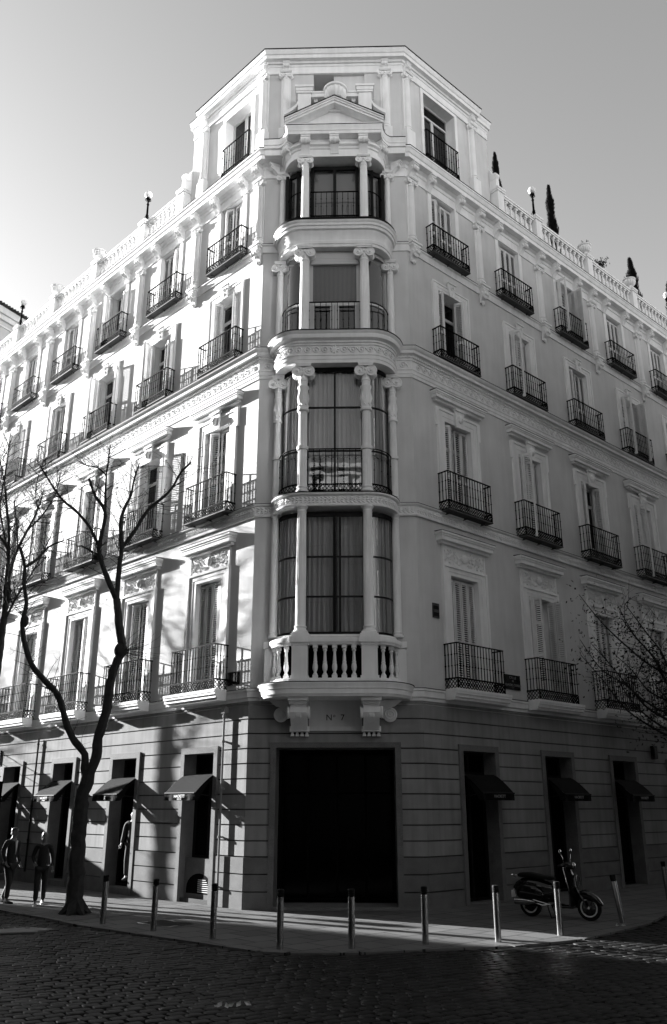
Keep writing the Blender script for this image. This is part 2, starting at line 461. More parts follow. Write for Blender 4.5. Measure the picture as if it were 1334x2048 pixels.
# relief ornament helpers: drawn in a local (x, z) plane at height p
def spiral(mb, cx, cz, r, p, turns=1.6, w=.016, start=0.0, mir=1, seg=4, n=16, T=None):
    pts = []; rad = []
    for i in range(n + 1):
        t = i / n; a = start + mir * t * turns * 2 * math.pi
        rr = r * (1 - 0.88 * t)
        q = (cx + rr * math.cos(a), p, cz + rr * math.sin(a))
        pts.append(T(q) if T else q); rad.append(w * (1 - .45 * t))
    mb.tube(pts, rad, seg)
def leaf(mb, c, ang, L, W, H, T=None):
    ca, sa = math.cos(ang), math.sin(ang)
    def q(a, b, h):
        v = (c[0] + a * ca - b * sa, c[1] + h, c[2] + a * sa + b * ca)
        return T(v) if T else v
    vs = [q(-L, 0, 0), q(0, W, 0), q(L, 0, 0), q(0, -W, 0), q(-L * .1, 0, H)]
    mb.add(vs, [(0, 1, 4), (1, 2, 4), (2, 3, 4), (3, 0, 4)])
def frT(fr):
    o, ax, rz, sg, n = FR[fr]
    return lambda v: tuple(o + ax * v[0] + n * v[1] + Vector((0, 0, v[2])))
def scroll_run(mb, T, x0, x1, z, p, pitch=.26, r=.092, mir=1):
    n = int(abs(x1 - x0) / pitch); s = 1 if x1 > x0 else -1
    for i in range(n):
        cx = x0 + s * (i + .5) * pitch
        ring = [(cx + r * .93 * math.cos(a_), p + .014, z + r * .93 * math.sin(a_)) for a_ in [math.pi * 2 * q_ / 14 for q_ in range(15)]]
        mb.tube([T(v) if T else v for v in ring], .017, 4, caps=False)
        c0 = (cx, p + .014, z); mb.ball(T(c0) if T else c0, .034, 6, 4)
        pts = []
        for j in range(7):
            t = j / 6
            q = (cx + s * (r * .2 + t * pitch * .72), p, z + r * (1.15 - 2.1 * t * t) * (1 if t < 1 else 1))
            pts.append(T(q) if T else q)
        mb.tube(pts, [.010, .018, .022, .023, .021, .016, .008], 4)
mb = MB(); scroll_run(mb, frT('L'), -.12, -ULEN, 13.8, .04); obj('scroll_frieze', mb, M_trim, bld)
mb = MB(); scroll_run(mb, frT('R'), .12, RLEN, 13.8, .04); obj('scroll_frieze', mb, M_trim, bld)
mb = MB(); scroll_run(mb, frT('C'), -1.78, -HW - .02, 13.8, .04, .19, .08); scroll_run(mb, frT('C'), 1.78, HW + .02, 13.8, .04, .19, .08); obj('scroll_frieze', mb, M_trim, bld)
def laurel(mb, T, x0, x1, z, p, h=.2):
    s = 1 if x1 > x0 else -1; x = x0; k = 0
    rnd = random.Random(3)
    while s * (x1 - x) > 0:
        if k % 17 == 16:
            for dz in (-1, 1):
                for q in range(3):
                    leaf(mb, (x + s * .02 * q, p, z + dz * .05), .8 * dz, .10, .02, .03, T)
        else:
            for dz in (-1, 0, 1):
                leaf(mb, (x + rnd.uniform(-.01, .01), p, z + dz * h * .27), (.55 * dz if s > 0 else math.pi - .55 * dz), .085, .038, .035 - .008 * abs(dz), T)
            if rnd.random() < .5: leaf(mb, (x + .04, p + .01, z + rnd.uniform(-.05, .05)), rnd.uniform(0, 6), .025, .025, .03, T)
        x += s * .105; k += 1
mb = MB(); laurel(mb, frT('L'), -.05, -ULEN, 9.545, .036); obj('laurel_relief', mb, M_trim, bld, smooth=0)
mb = MB(); laurel(mb, frT('R'), .05, RLEN, 9.545, .036); obj('laurel_relief', mb, M_trim, bld, smooth=0)
mb = MB(); laurel(mb, frT('C'), -1.6, -HW, 9.545, .036); laurel(mb, frT('C'), 1.6, HW, 9.545, .036); obj('laurel_relief', mb, M_trim, bld, smooth=0)

# ------------------------------------------------------------------ classical pieces (local: x right, p outward, z up)
def ionic(mb, cx, cp, z0, r, h, full=True):
    # neck ring, echinus, volutes, abacus. occupies z0..z0+h
    a0, a1 = (0, None) if full else (0, math.pi)
    mb.lathe([(r * .98, 0), (r * 1.1, .03 * h), (r * 1.1, .1 * h), (r * .98, .14 * h), (r * 1.0, .4 * h), (r * 1.3, .62 * h), (r * 1.3, .72 * h)], (cx, cp, z0), 20, a0, a1)
    vr = .30 * h
    for s in (-1, 1):
        x = cx + s * r * 1.32; z = z0 + .54 * h
        lo = cp - (r * 1.05 if full else 0); hi = cp + r * 1.08
        mb.lathe([(vr, lo - 0), (vr * .72, (lo + hi) / 2), (vr, hi)], (x, 0, z), 14, axis='y')
        mb.lathe([(vr * .99, hi - .002), (vr * .99, hi + .012), (vr * .80, hi + .014), (vr * .78, hi + .002)], (x, 0, z), 14, axis='y')
        spiral(mb, x, z, vr * .72, hi + .006, 1.3, vr * .13, math.pi / 2, s, 4, 10)
        mb.ball((x, hi + .008, z), vr * .24, 8, 5)
    mb.ball((cx, cp + r * 1.12, z0 + .58 * h), r * .32, 8, 6)
    leaf(mb, (cx, cp + r * 1.05, z0 + .3 * h), math.pi / 2, .2 * h, .3 * r, .03)
    w = r * 1.72; b = cp - (w if full else 0)
    mb.box(cx - w, cx + w, b, cp + w * .86, z0 + .80 * h, z0 + .90 * h)
    mb.box(cx - w * 1.06, cx + w * 1.06, b, cp + w * .93, z0 + .90 * h, z0 + h)
def doric(mb, cx, cp, z0, r, h, full=True):
    a0, a1 = (0, None) if full else (0, math.pi)
    mb.lathe([(r, 0), (r * 1.08, .08 * h), (r * 1.08, .16 * h), (r * .98, .2 * h), (r * .98, .45 * h), (r * 1.1, .5 * h), (r * 1.12, .6 * h), (r * 1.3, .72 * h), (r * 1.36, .8 * h), (r * 1.36, h)], (cx, cp, z0), 20, a0, a1)
def shaft(mb, cx, cp, z0, z1, r, flz0=None, flz1=None, full=True, base=True):
    a0, a1 = (0, None) if full else (0, math.pi)
    prof = []
    z = 0; H = z1 - z0
    if base:
        prof += [(r * 1.35, 0), (r * 1.38, r * .3), (r * 1.25, r * .5), (r * 1.12, r * .62), (r * 1.1, r * .9), (r * 1.22, r * 1.0), (r * 1.22, r * 1.2), (r * 1.05, r * 1.3)]
        z = r * 1.35
    fz0 = (flz0 - z0) if flz0 is not None else z + .02
    fz1 = (flz1 - z0) if flz1 is not None else H - .04
    prof += [(r * 1.03, z), (r * 1.03, max(fz0 - .01, z + .005)), (r * 1.03, fz0 + .01, 1), (r * .96, (fz0 + fz1) / 2 + H * .1, 1), (r * .90, fz1, 1), (r * .90, fz1 + .015), (r * .90, H)]
    mb.lathe(prof, (cx, cp, z0), 72 if full else 40, a0, a1, fl=18 / 1.0 / 1 if full else 18)
def console(mb, cx, zt, w, h, d, pb=0.0):
    hw = w / 2
    mb.box(cx - hw * 1.25, cx + hw * 1.25, pb - .01, pb + d * 1.08, zt - .10 * h, zt)
    mb.box(cx - hw * 1.12, cx + hw * 1.12, pb - .01, pb + d * .98, zt - .19 * h, zt - .10 * h)
    poly = [(pb - .01, zt - .19 * h), (pb + d * .86, zt - .19 * h), (pb + d * .9, zt - .45 * h), (pb + d * .55, zt - .62 * h), (pb + d * .3, zt - .80 * h), (pb + d * .16, zt - h), (pb - .01, zt - h)]
    mb.prism(poly, 'x', cx - hw, cx + hw)
    mb.lathe([(.20 * h, -hw * 1.12), (.20 * h, -hw * .95), (.165 * h, -hw * .9), (.165 * h, -hw * .25), (.19 * h, -hw * .2), (.19 * h, hw * .2), (.165 * h, hw * .25), (.165 * h, hw * .9), (.20 * h, hw * .95), (.20 * h, hw * 1.12)], (cx, pb + d * .72, zt - .40 * h), 12, axis='x')
    mb.ball((cx - hw * 1.12, pb + d * .72, zt - .40 * h), .07 * h, 8, 5); mb.ball((cx + hw * 1.12, pb + d * .72, zt - .40 * h), .07 * h, 8, 5)
def head(mb, cx, cp, z, s):
    mb.ball((cx, cp, z), s, 10, 8, (.72, .6, 1.0)); mb.ball((cx, cp + s * .55, z - s * .05), s * .16, 6, 5, (1, 1.2, 1.4))
    mb.ball((cx, cp - s * .05, z + s * .35), s * .95, 10, 6, (.85, .6, .75)); mb.box(cx - s * .2, cx + s * .2, cp + s * .48, cp + s * .58, z - s * .5, z - s * .42)

# ------------------------------------------------------------------ window kits
# shared meshes, local origin at opening centre on the wall plane, z relative to world (absolute)
def mould_frame(mb, h, z0, z1, w, p, top=None, ears=0, sill=False):
    """architrave round an opening: half width h, from z0 to z1, face width w, projection p"""
    t = top if top else w
    for (a, b, pp) in ((0, .35 * w, p * .45), (.35 * w, .78 * w, p * .62), (.78 * w, w, p)):
        for s in (-1, 1):
            x0, x1 = sorted((s * (h + a), s * (h + b)))
            mb.box(x0, x1, -.01, pp, z0, z1 + a * t / w)
        mb.box(-(h + b), h + b, -.01, pp, z1 + a * t / w, z1 + b * t / w)
    if ears:
        for s in (-1, 1):
            x0, x1 = sorted((s * (h + w), s * (h + w + ears)))
            mb.box(x0, x1, -.01, p * .97, z1 - .22, z1 + t - .01)
def reveal(mb, h, z0, z1, d=.38):
    t = .02
    mb.box(-h - t, -h, -d, -.001, z0 - t, z1 + t); mb.box(h, h + t, -d, -.001, z0 - t, z1 + t)
    mb.box(-h, h, -d, -.001, z1, z1 + t); mb.box(-h, h, -d, -.001, z0 - t, z0)
def cornice_hood(mb, hw, z0, z1, p):
    H = z1 - z0
    for a, b, c, e in ((0, .25, .45, .90), (.25, .62, .82, .95), (.62, .8, .90, .975), (.8, 1, 1, 1.0)):
        mb.box(-hw * e, hw * e, -.01, p * c, z0 + a * H, z0 + b * H)
KM = {}
def kit(key, fn, flip=True, smooth=30, m=None):
    if key not in KM:
        mb = MB(); fn(mb); KM[key] = mb.mesh(key.split('|')[0], flip, smooth)
    return KM[key]
def shutter_fn(mb, w, z0, z1, a1, a2, side):
    # two hinged leaves of width w; hinge at x=0 running toward +x*side; angles rotate outward (p+)
    x, p = 0.0, 0.0
    for a in (a1, a2):
        ex, ep = side * math.cos(a), math.sin(a); nx, npp = -side * math.sin(a), math.cos(a)
        T = lambda s, t, z: (x + ex * s + nx * t, p + ep * s + npp * t, z)
        def bx(s0, s1, t0, t1, za, zb):
            vs = [T(s0, t0, za), T(s1, t0, za), T(s1, t1, za), T(s0, t1, za), T(s0, t0, zb), T(s1, t0, zb), T(s1, t1, zb), T(s0, t1, zb)]
            mb.add(vs, [(0, 3, 2, 1), (4, 5, 6, 7), (0, 1, 5, 4), (1, 2, 6, 5), (2, 3, 7, 6), (3, 0, 4, 7)])
        g = .006; st = .055; tt = .018
        bx(g, st, -tt, tt, z0, z1); bx(w - st, w - g, -tt, tt, z0, z1)
        zm = z0 + (z1 - z0) * .42
        for za, zb in ((z0, z0 + .09), (zm - .04, zm + .04), (z1 - .08, z1)): bx(st, w - st, -tt, tt, za, zb)
        for lo, hi in ((z0 + .09, zm - .04), (zm + .04, z1 - .08)):
            n = int((hi - lo) / .058)
            for i in range(n):
                zc = lo + (i + .5) * (hi - lo) / n
                vs = []
                for s_ in (st, w - st):
                    for t_, dz in ((tt * .95, -.020), (tt * .95, -.014), (-tt * .95, .020), (-tt * .95, .014)): vs.append(T(s_, t_, zc + dz))
                mb.add(vs, [(0, 1, 2, 3)[::-1], (4, 5, 6, 7), (0, 4, 5, 1), (1, 5, 6, 2), (2, 6, 7, 3), (3, 7, 4, 0)])
        x += ex * w; p += ep * w
def shutters(parent, h, z0, z1, style, pin=-.14):
    lw = h / 2 - .004
    S = {'closed': ((0, 0), (0, 0)), 'ajar': ((.5, -.5), (0, 0)), 'ajar2': ((0, 0), (.55, -.4)), 'half': ((1.45, 1.2), (0.25, -.25)), 'open': ((1.5, 1.5), (1.5, 1.5)),
         'out': ((1.52, -1.35), (1.75, 1.75)), 'mid': ((1.2, -1.1), (1.2, -1.1)), 'wide': ((1.4, 1.4), (2.5, 2.5))}[style]
    for side, (a1, a2) in ((1, S[0]), (-1, S[1])):
        key = 'shutter|%.2f %.2f %.2f %.2f %.2f %d' % (lw, z0, z1, a1, a2, side)
        me = kit(key, lambda mb: shutter_fn(mb, lw, z0 + .02, z1 - .04, a1, a2, side), smooth=0)
        link('shutter', me, M_shut, parent, (-side * (h - .006), -pin, 0))
def casement_fn(mb, h, z0, z1, trans=True):
    p0, p1 = -.34, -.29
    mb.box(-h, -h + .06, p0, p1, z0, z1); mb.box(h - .06, h, p0, p1, z0, z1); mb.box(-h + .06, h - .06, p0, p1, z1 - .07, z1); mb.box(-h + .06, h - .06, p0, p1, z0, z0 + .09)
    mb.box(-.05, .05, p0, p1 + .01, z0 + .09, z1 - .07)
    zt = z1 - .62
    for a, b in ((-h + .06, -.05), (.05, h - .06)):
        mb.box(a, b, p0, p1 - .005, zt - .05, zt + .05)
        mb.box(a, b, p0, p1 - .005, z0 + .09, z0 + .65)
def railing_fn(mb, w, d, h, z0, panel, knots=True, step=.118, bar=.0085):
    # front at p=d from -w to w, returns to the wall
    zt = z0 + h
    mb.box(-w - .012, w + .012, d - .016, d + .016, zt - .014, zt + .014)
    for s in (-1, 1):
        x0, x1 = sorted((s * (w - .016), s * (w + .016))); mb.box(x0, x1, 0, d - .017, zt - .014, zt + .014)
    for z in (z0, z0 + .012):
        pass
    mb.box(-w, w, d - .01, d + .01, z0 + .0, z0 + .02)
    for s in (-1, 1):
        x0, x1 = sorted((s * (w - .01), s * (w + .01))); mb.box(x0, x1, 0, d - .011, z0, z0 + .02)
    pos = []
    n = max(2, int(round(2 * w / step)))
    for i in range(n + 1): pos.append((-w + 2 * w * i / n, d))
    nd = max(1, int(round(d / step)))
    for i in range(nd):
        for s in (-1, 1): pos.append((s * w, d * (i + .1) / nd + .02))
    for x, p in pos:
        mb.box(x - bar, x + bar, p - bar, p + bar, z0 + .021, zt - .015)
        if knots:
            for f in (.36, .68):
                z = z0 + h * f
                mb.add([(x, p, z - .03), (x - .02, p - .02, z), (x + .02, p - .02, z), (x + .02, p + .02, z), (x - .02, p + .02, z), (x, p, z + .03)],
                       [(0, 2, 1), (0, 3, 2), (0, 4, 3), (0, 1, 4), (5, 1, 2), (5, 2, 3), (5, 3, 4), (5, 4, 1)])
def lattice_fn(mb, w, d, za, zb, dens=.105):
    H = zb - za
    mb.box(-w, w, d - .012, d + .012, za, za + .018); mb.box(-w, w, d - .012, d + .012, zb - .016, zb)
    for s in (-1, 1):
        x0, x1 = sorted((s * (w - .012), s * (w + .012)))
        mb.box(x0, x1, 0, d - .013, za, za + .018); mb.box(x0, x1, 0, d - .013, zb - .016, zb); mb.box(x0, x1, d - .014, d + .014, za, zb)
    def seg(a, b, za_, zb_):
        A = Vector((a[0], a[1], za_)); B = Vector((b[0], b[1], zb_)); D = B - A
        mb.obox((A + B) / 2, D, D.length / 2, .006, .010, up=(b[0] - a[0], b[1] - a[1], .3) if False else (0, 1, 0) if abs(b[1] - a[1]) < 1e-6 else (1, 0, 0))
    m_ = .012
    n = max(3, int(round(2 * w / dens)))
    rows = 2
    hh = (H - .036) / rows
    for r in range(rows):
        z0_, z1_ = za + .018 + r * hh, za + .018 + (r + 1) * hh
        for i in range(n):
            x0, x1 = -w + 2 * w * i / n, -w + 2 * w * (i + 1) / n
            seg((x0, d), (x1, d), z0_, z1_); seg((x0, d), (x1, d), z1_, z0_)
        nd = max(2, int(round(d / dens)))
        for s in (-1, 1):
            for i in range(nd):
                p0, p1 = d * i / nd, d * (i + 1) / nd
                seg((s * w, p0), (s * w, p1), z0_, z1_); seg((s * w, p0), (s * w, p1), z1_, z0_)
    for i in range(n + 1):
        x = -w + 2 * w * i / n
        mb.obox((x, d, (za + zb) / 2), (1, 0, 0), .022, .012, .022)

def win1(mb):
    h, z0, z1 = OP[1]
    reveal(mb, h, z0, z1)
    mould_frame(mb, h, z0 - .1, z1, .36, .085, .27)
    # flat panel field above carrying the relief, up to the hood
    mb.box(-.90, .90, -.01, .03, z1 + .275, z1 + .80)
    for s in (-1, 1):
        x0, x1 = sorted((s * .84, s * .90)); mb.box(x0, x1, .03, .05, z1 + .275, z1 + .80)
def relief1(mb):
    rnd = random.Random(11); z = 8.52
    mb.ball((0, .05, z + .02), .13, 12, 8, (1, .5, 1)); 
    for a in range(7): leaf(mb, (.12 * math.cos(a * .45 + .2), .06, z + .12 * math.sin(a * .45 + .2)), a * .45 + .2, .08, .03, .03)
    for s in (-1, 1):
        for cx, cz, r in ((.26, .03, .10), (.47, -.05, .11), (.68, .02, .10), (.38, .12, .06), (.58, .13, .06), (.3, -.13, .06), (.78, -.12, .05), (.15, -.14, .05)):
            spiral(mb, s * cx, z + cz, r, .045, 1.3, .017, rnd.uniform(0, 6), s, 4, 10)
        for k in range(34):
            leaf(mb, (s * rnd.uniform(.12, .82), .035, z + rnd.uniform(-.19, .19)), rnd.uniform(0, 6.3), rnd.uniform(.03, .075), rnd.uniform(.012, .03), rnd.uniform(.02, .045))
def hood1(mb): cornice_hood(mb, 1.14, 8.80, 9.10, .27)
def hoodf(zt, hw, p):
    return lambda mb: mb.add([(-hw, 0, zt + .02), (hw, 0, zt + .02), (hw, p, zt + .003), (-hw, p, zt + .003), (-hw, 0, zt + .03), (hw, 0, zt + .03), (hw, p, zt + .012), (-hw, p, zt + .012)],
                             [(0, 3, 2, 1), (4, 5, 6, 7), (0, 1, 5, 4), (1, 2, 6, 5), (2, 3, 7, 6), (3, 0, 4, 7)])
def win2(mb):
    h, z0, z1 = OP[2]
    reveal(mb, h, z0, z1)
    mould_frame(mb, h, z0 - .02, z1, .33, .075, .36, ears=.06)
def key2(mb):
    z = 12.72
    mb.prism([(-.15, z - .30), (.15, z - .30), (.20, z + .20), (-.20, z + .20)], 'y', .07, .13)
    mb.box(-.23, .23, .06, .17, z + .20, z + .27)
    head(mb, 0, .15, z - .04, .13)
def hood2(mb): cornice_hood(mb, 1.14, 13.0, 13.27, .25)
def win3(mb):
    h, z0, z1 = OP[3]
    reveal(mb, h, z0, z1)
    mould_frame(mb, h, z0 - .02, z1, .29, .06, .25)
def key3(mb):
    z = 16.98
    mb.prism([(-.10, z - .22), (.10, z - .22), (.17, z + .22), (-.17, z + .22)], 'y', .05, .10)
    mb.box(-.18, .18, .04, .13, z + .22, z + .26)
    spiral(mb, 0, z + .05, .09, .11, 1.2, .016, 0, 1, 4, 10); leaf(mb, (0, .10, z - .1), math.pi / 2, .1, .05, .03)
def win4(mb):
    h, z0, z1 = OP[4]
    reveal(mb, h, z0, z1)
    for s in (-1, 1):
        x0, x1 = sorted((s * h, s * (h + .17))); mb.box(x0, x1, -.01, .035, 17.86, 20.21)
def cons4(mb): console(mb, 0, 20.70, .17, .52, .29, .02)

PANEL = {1: (.95, .42, .88, 5.24, 4.975, 5.235), 2: (.93, .34, .84, 9.98, 9.75, 9.975), 3: (.88, .30, .76, 14.58, 14.36, 14.575), 4: (.84, .27, .74, 18.10, 17.88, 18.095)}
def balcony(fr, fl, k):
    w, d, h, z0, pa, pb = PANEL[fl]
    c = wc(fr, fl, k)
    if fl == 1:
        def slab(mb):
            hw, D = 1.12, .52
            for a, b, e in ((4.70, 4.76, .80), (4.76, 4.84, .90), (4.84, 4.90, .97), (4.90, 4.972, 1.0)):
                mb.box(-hw * (.93 + .07 * e), hw * (.93 + .07 * e), .13, D * e, a, b)
        me = kit('balcony|1', slab); m = M_trim
    else:
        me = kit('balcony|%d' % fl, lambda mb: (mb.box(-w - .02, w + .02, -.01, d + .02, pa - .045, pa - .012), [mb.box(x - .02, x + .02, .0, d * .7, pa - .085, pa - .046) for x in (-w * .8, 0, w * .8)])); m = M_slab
    b = link('balcony', me, m, bld, floc(fr, c), FR[fr][2])
    link('railing', kit('railing|%d' % fl, lambda mb: railing_fn(mb, w, d, h, z0, None), smooth=0), M_iron, b)
    link('lattice_panel', kit('lattice_panel|%d' % fl, lambda mb: lattice_fn(mb, w, d, pa, pb), smooth=0), M_iron, b)
    return b
def pane_fn(h, z0, z1): return lambda mb: mb.box(-h, h, -.335, -.33, z0, z1)
def window(fr, fl, k, style):
    h, z0, z1 = OP[fl]; c = wc(fr, fl, k)
    me = kit('window|%d' % fl, {1: win1, 2: win2, 3: win3, 4: win4}[fl])
    w = link('window', me, M_trim, bld, floc(fr, c), FR[fr][2])
    link('pane', kit('pane|%d' % fl, pane_fn(h, z0, z1)), M_pane, w)
    if style not in ('closed',): link('casement', kit('casement|%d' % fl, lambda mb: casement_fn(mb, h, z0, z1), smooth=0), M_case, w)
    shutters(w, h, z0, z1, style)
    if fl == 1:
        link('relief_panel', kit('relief_panel|1', relief1), M_trim, w); link('hood', kit('hood|1', hood1, smooth=0), M_trim, w)
        link('flashing', kit('flashing|1', hoodf(9.10, 1.15, .28), smooth=0), M_lead, w)
    if fl == 2:
        link('keystone', kit('keystone|2', key2), M_trim, w); link('hood', kit('hood|2', hood2, smooth=0), M_trim, w)
        link('flashing', kit('flashing|2', hoodf(13.27, 1.15, .26), smooth=0), M_lead, w)
    if fl == 3: link('keystone', kit('keystone|3', key3), M_trim, w)
    if fl == 4:
        for s in (-1, 1): link('console', kit('console|4', cons4), M_trim, w, (s * .70, 0, 0))
    balcony(fr, fl, k)
STY = {('L', 1): ['closed', 'ajar', 'ajar2', 'closed', 'closed', 'closed'], ('L', 2): ['ajar', 'wide', 'ajar2', 'closed', 'ajar', 'closed'],
       ('L', 3): ['mid', 'half', 'wide', 'ajar', 'mid', 'closed'], ('L', 4): ['ajar', 'ajar2', 'half', 'ajar', 'closed', 'ajar'],
       ('R', 1): ['closed', 'open', 'closed', 'closed', 'closed'], ('R', 2): ['ajar', 'half', 'mid', 'half', 'closed'],
       ('R', 3): ['mid', 'half', 'ajar', 'open', 'closed'], ('R', 4): ['ajar', 'closed', 'open', 'closed', 'closed']}
for (fr, fl), st in STY.items():
    for k, s in enumerate(st): window(fr, fl, k, s)

# pilasters of the top storey and their consoles
def pil_u(fr, k): return (0.02 + 3.345 * k) if fr == 'L' else (0.04 + 3.385 * k)
def pil_sh(mb):
    mb.box(-.17, .17, -.01, .12, 17.86, 17.98)
    shaft(mb, 0, .015, 17.98, 19.90, .125, 18.3, None, full=False)
    mb.box(-.16, .16, -.01, .03, 17.98, 20.22)
def pil_cap(mb): ionic(mb, 0, .015, 19.90, .115, .30, full=False)
def pil_top(mb): console(mb, 0, 20.70, .2, .46, .30, .02)
def pil_br(mb):
    mb.box(-.22, .22, -.01, .24, 17.80, 17.86); mb.box(-.18, .18, -.01, .20, 17.74, 17.80)
    console(mb, 0, 17.76, .22, .52, .17, .03)
    mb.lathe([(.13, .14), (.13, .17), (.10, .19), (.03, .20)], (0, 0, 17.5), 12, axis='y')
    leaf(mb, (0, .06, 17.27), math.pi / 2, .12, .07, .05)
def pilaster(fr, u):
    o = link('pilaster', kit('pilaster|4', pil_sh), M_trim, bld, floc(fr, u), FR[fr][2])
    link('capital', kit('capital|4', pil_cap), M_trim, o)
    link('console', kit('console|top', pil_top), M_trim, o); link('console', kit('console|base', pil_br), M_trim, o)
for k in range(7): pilaster('L', pil_u('L', k) + (.16 if k == 0 else 0))
for k in range(6): pilaster('R', pil_u('R', k) + (.16 if k == 0 else 0))
# ------------------------------------------------------------------ text
def text_mesh(name, body, size, depth=.004, spacing=1.0, font=None):
    cu = bpy.data.curves.new(name, 'FONT'); cu.body = body; cu.size = size; cu.extrude = depth; cu.align_x = 'CENTER'; cu.align_y = 'CENTER'; cu.space_character = spacing
    cu.resolution_u = 3
    o = bpy.data.objects.new(name, cu); col.objects.link(o)
    dg = bpy.context.evaluated_depsgraph_get(); dg.update()
    me = bpy.data.meshes.new_from_object(o.evaluated_get(dg)); me.name = name
    bpy.data.objects.remove(o); bpy.data.curves.remove(cu)
    return me
def text_on(name, body, size, m, parent, loc, tilt=90, **kw):
    me = text_mesh(name, body, size, **kw)
    if len(me.materials): me.materials.clear()
    o = link(name, me, m, parent, loc); o.rotation_euler = (R(tilt), 0, 0)
    return o

# ------------------------------------------------------------------ shop windows and doors of the ground storey
def shop_frame(hw, z0, z1):
    def fn(mb):
        for s in (-1, 1):
            x0, x1 = sorted((s * hw, s * (hw + .15))); mb.box(x0, x1, -.40, .075, 0.0, z1 + .15)
        mb.box(-hw, hw, -.40, .075, z1, z1 + .15)
        mb.box(-hw, hw, -.40, .06 if z0 < .9 else -.12, 0.0, z0)
    return fn
def shop_glaze(hw, z0, z1):
    def fn(mb):
        p0, p1 = -.38, -.32
        for a, b in ((-hw, -hw + .06), (hw - .06, hw), (-.03, .03)): mb.box(a, b, p0, p1, z0, z1)
        for z in (z0, 2.98, z1 - .06): mb.box(-hw + .06, -.03, p0, p1, z, z + .06); mb.box(.03, hw - .06, p0, p1, z, z + .06)
    return fn
def awning_fn(hw, zt, zf, d, val):
    def fn(mb):
        n = 8; rows = []
        for i in range(n + 1):
            t = i / n; p = -.02 + d * t; z = zt + (zf - zt) * (t ** 1.35)
            rows.append([(x, p, z - .012 * math.sin(math.pi * (x / hw + 1) / 2)) for x in (-hw, -hw * .5, 0, hw * .5, hw)])
        mb.grid(rows); mb.grid([[(x, p, z - .008) for x, p, z in r] for r in rows])
        rd = random.Random(5)
        xs = [-hw + 2 * hw * i / 16 for i in range(17)]
        rows = [[(x, d - .02 + (.02 * math.sin(x * 17) if j else 0) + .004, z_) for x in xs] for j, z_ in enumerate((zf, zf - val * .5, zf - val))]
        mb.grid(rows)
        for s in (-1, 1):
            mb.add([(s * hw, -.02, zt), (s * hw, d - .02, zf), (s * hw, d - .02, zf - val), (s * hw, d * .80, zf - val * .95), (s * hw, d * .3, zf + (zt - zf) * .55 - .0)], [(0, 1, 2, 3, 4)])
    return fn
def awning_bar(hw, zf, d):
    def fn(mb):
        mb.tube([(-hw, d - .02, zf), (hw, d - .02, zf)], .022, 8)
        for s in (-1, 1): mb.tube([(s * hw * .96, -.25, zf - .1), (s * hw * .96, d - .03, zf - .01)], .012, 6)
    return fn
for fr, n in (('L', 6), ('R', 5)):
    for k in range(n):
        hw = .62 if fr == 'L' else .64
        z0, z1 = (.16, 3.48) if fr == 'L' else (.03, 3.52)
        high = fr == 'L' and k == 0
        if high: z0 = 1.0
        o = link('shop_window', kit('shop_window|%s%d' % (fr, high), shop_frame(hw, z0, z1), smooth=0), M_gran, bld, floc(fr, wc(fr, 0, k)), FR[fr][2])
        link('pane', kit('pane|g%s%d' % (fr, high), lambda mb: mb.box(-hw, hw, -.375, -.37, z0, z1)), M_shop, o)
        link('glazing_bars', kit('glazing_bars|%s%d' % (fr, high), shop_glaze(hw, z0, z1), smooth=0), M_dark, o)
        if fr == 'L':
            def louv(mb):
                for i in range(9):
                    z = 3.02 + i * .048
                    mb.box(.40, .60, -.30, -.27, z, z + .026)
                mb.box(.38, .40, -.31, -.265, 3.0, 3.47); mb.box(.60, .62, -.31, -.265, 3.0, 3.47)
            link('louvre', kit('louvre|g', louv, smooth=0), M_case, o)
        if high:
            def vent(mb):
                # arched cellar vent in the stone apron
                pts = [(-.52, .2)] + [(.52 * math.cos(math.pi - math.pi * i / 12), .30 + .36 * math.sin(math.pi - math.pi * i / 12)) for i in range(13)] + [(.52, .2)]
                mb.prism(pts, 'y', -.119, -.116)
            link('cellar_vent', kit('cellar_vent|d', vent, smooth=0), M_in, o)
            def bars(mb):
                for i in range(7): 
                    z = .24 + i * .045; w_ = .40 * math.sqrt(max(.02, 1 - ((z - .3) / .3) ** 2)) if z > .3 else .40
                    mb.box(-w_ * .1, w_ - .01, -.114, -.106, z, z + .014)
            link('vent_grille', kit('vent_grille|d', bars, smooth=0), M_case, o)
        zf = 2.52; aw = .63; d = .62
        a = link('awning', kit('awning|x', awning_fn(aw, 2.98, zf, d, .17), smooth=20), M_awn, o)
        link('awning_arm', kit('awning_arm|x', awning_bar(aw, zf, d)), M_lead if fr == 'L' else M_iron, o)
        if k != 1 or fr == 'R':
            text_on('lettering', 'HACKETT', .098, M_letter if fr == 'L' else M_lettersh, o, (.04 if fr == 'L' else .0, -(d + .012), zf - .075), depth=.002, spacing=1.05)
            if fr == 'L': text_on('lettering', 'LONDON', .04, M_letter, o, (.04, -(d + .012), zf - .14), depth=.002, spacing=1.1)
        else:
            # small crossed emblem instead of the name
            mb = MB()
            mb.obox((0, 0, 0), (1, 0, 1.6), .055, .003, .008, up=(0, 1, 0)); mb.obox((0, .001, 0), (-1, 0, 1.6), .055, .003, .008, up=(0, 1, 0)); mb.lathe([(.018, 0), (.018, .004)], (0, -.003, 0), 10, axis='y')
            obj('emblem', mb, M_letter, o, (.05, -(d + .012), zf - .085))

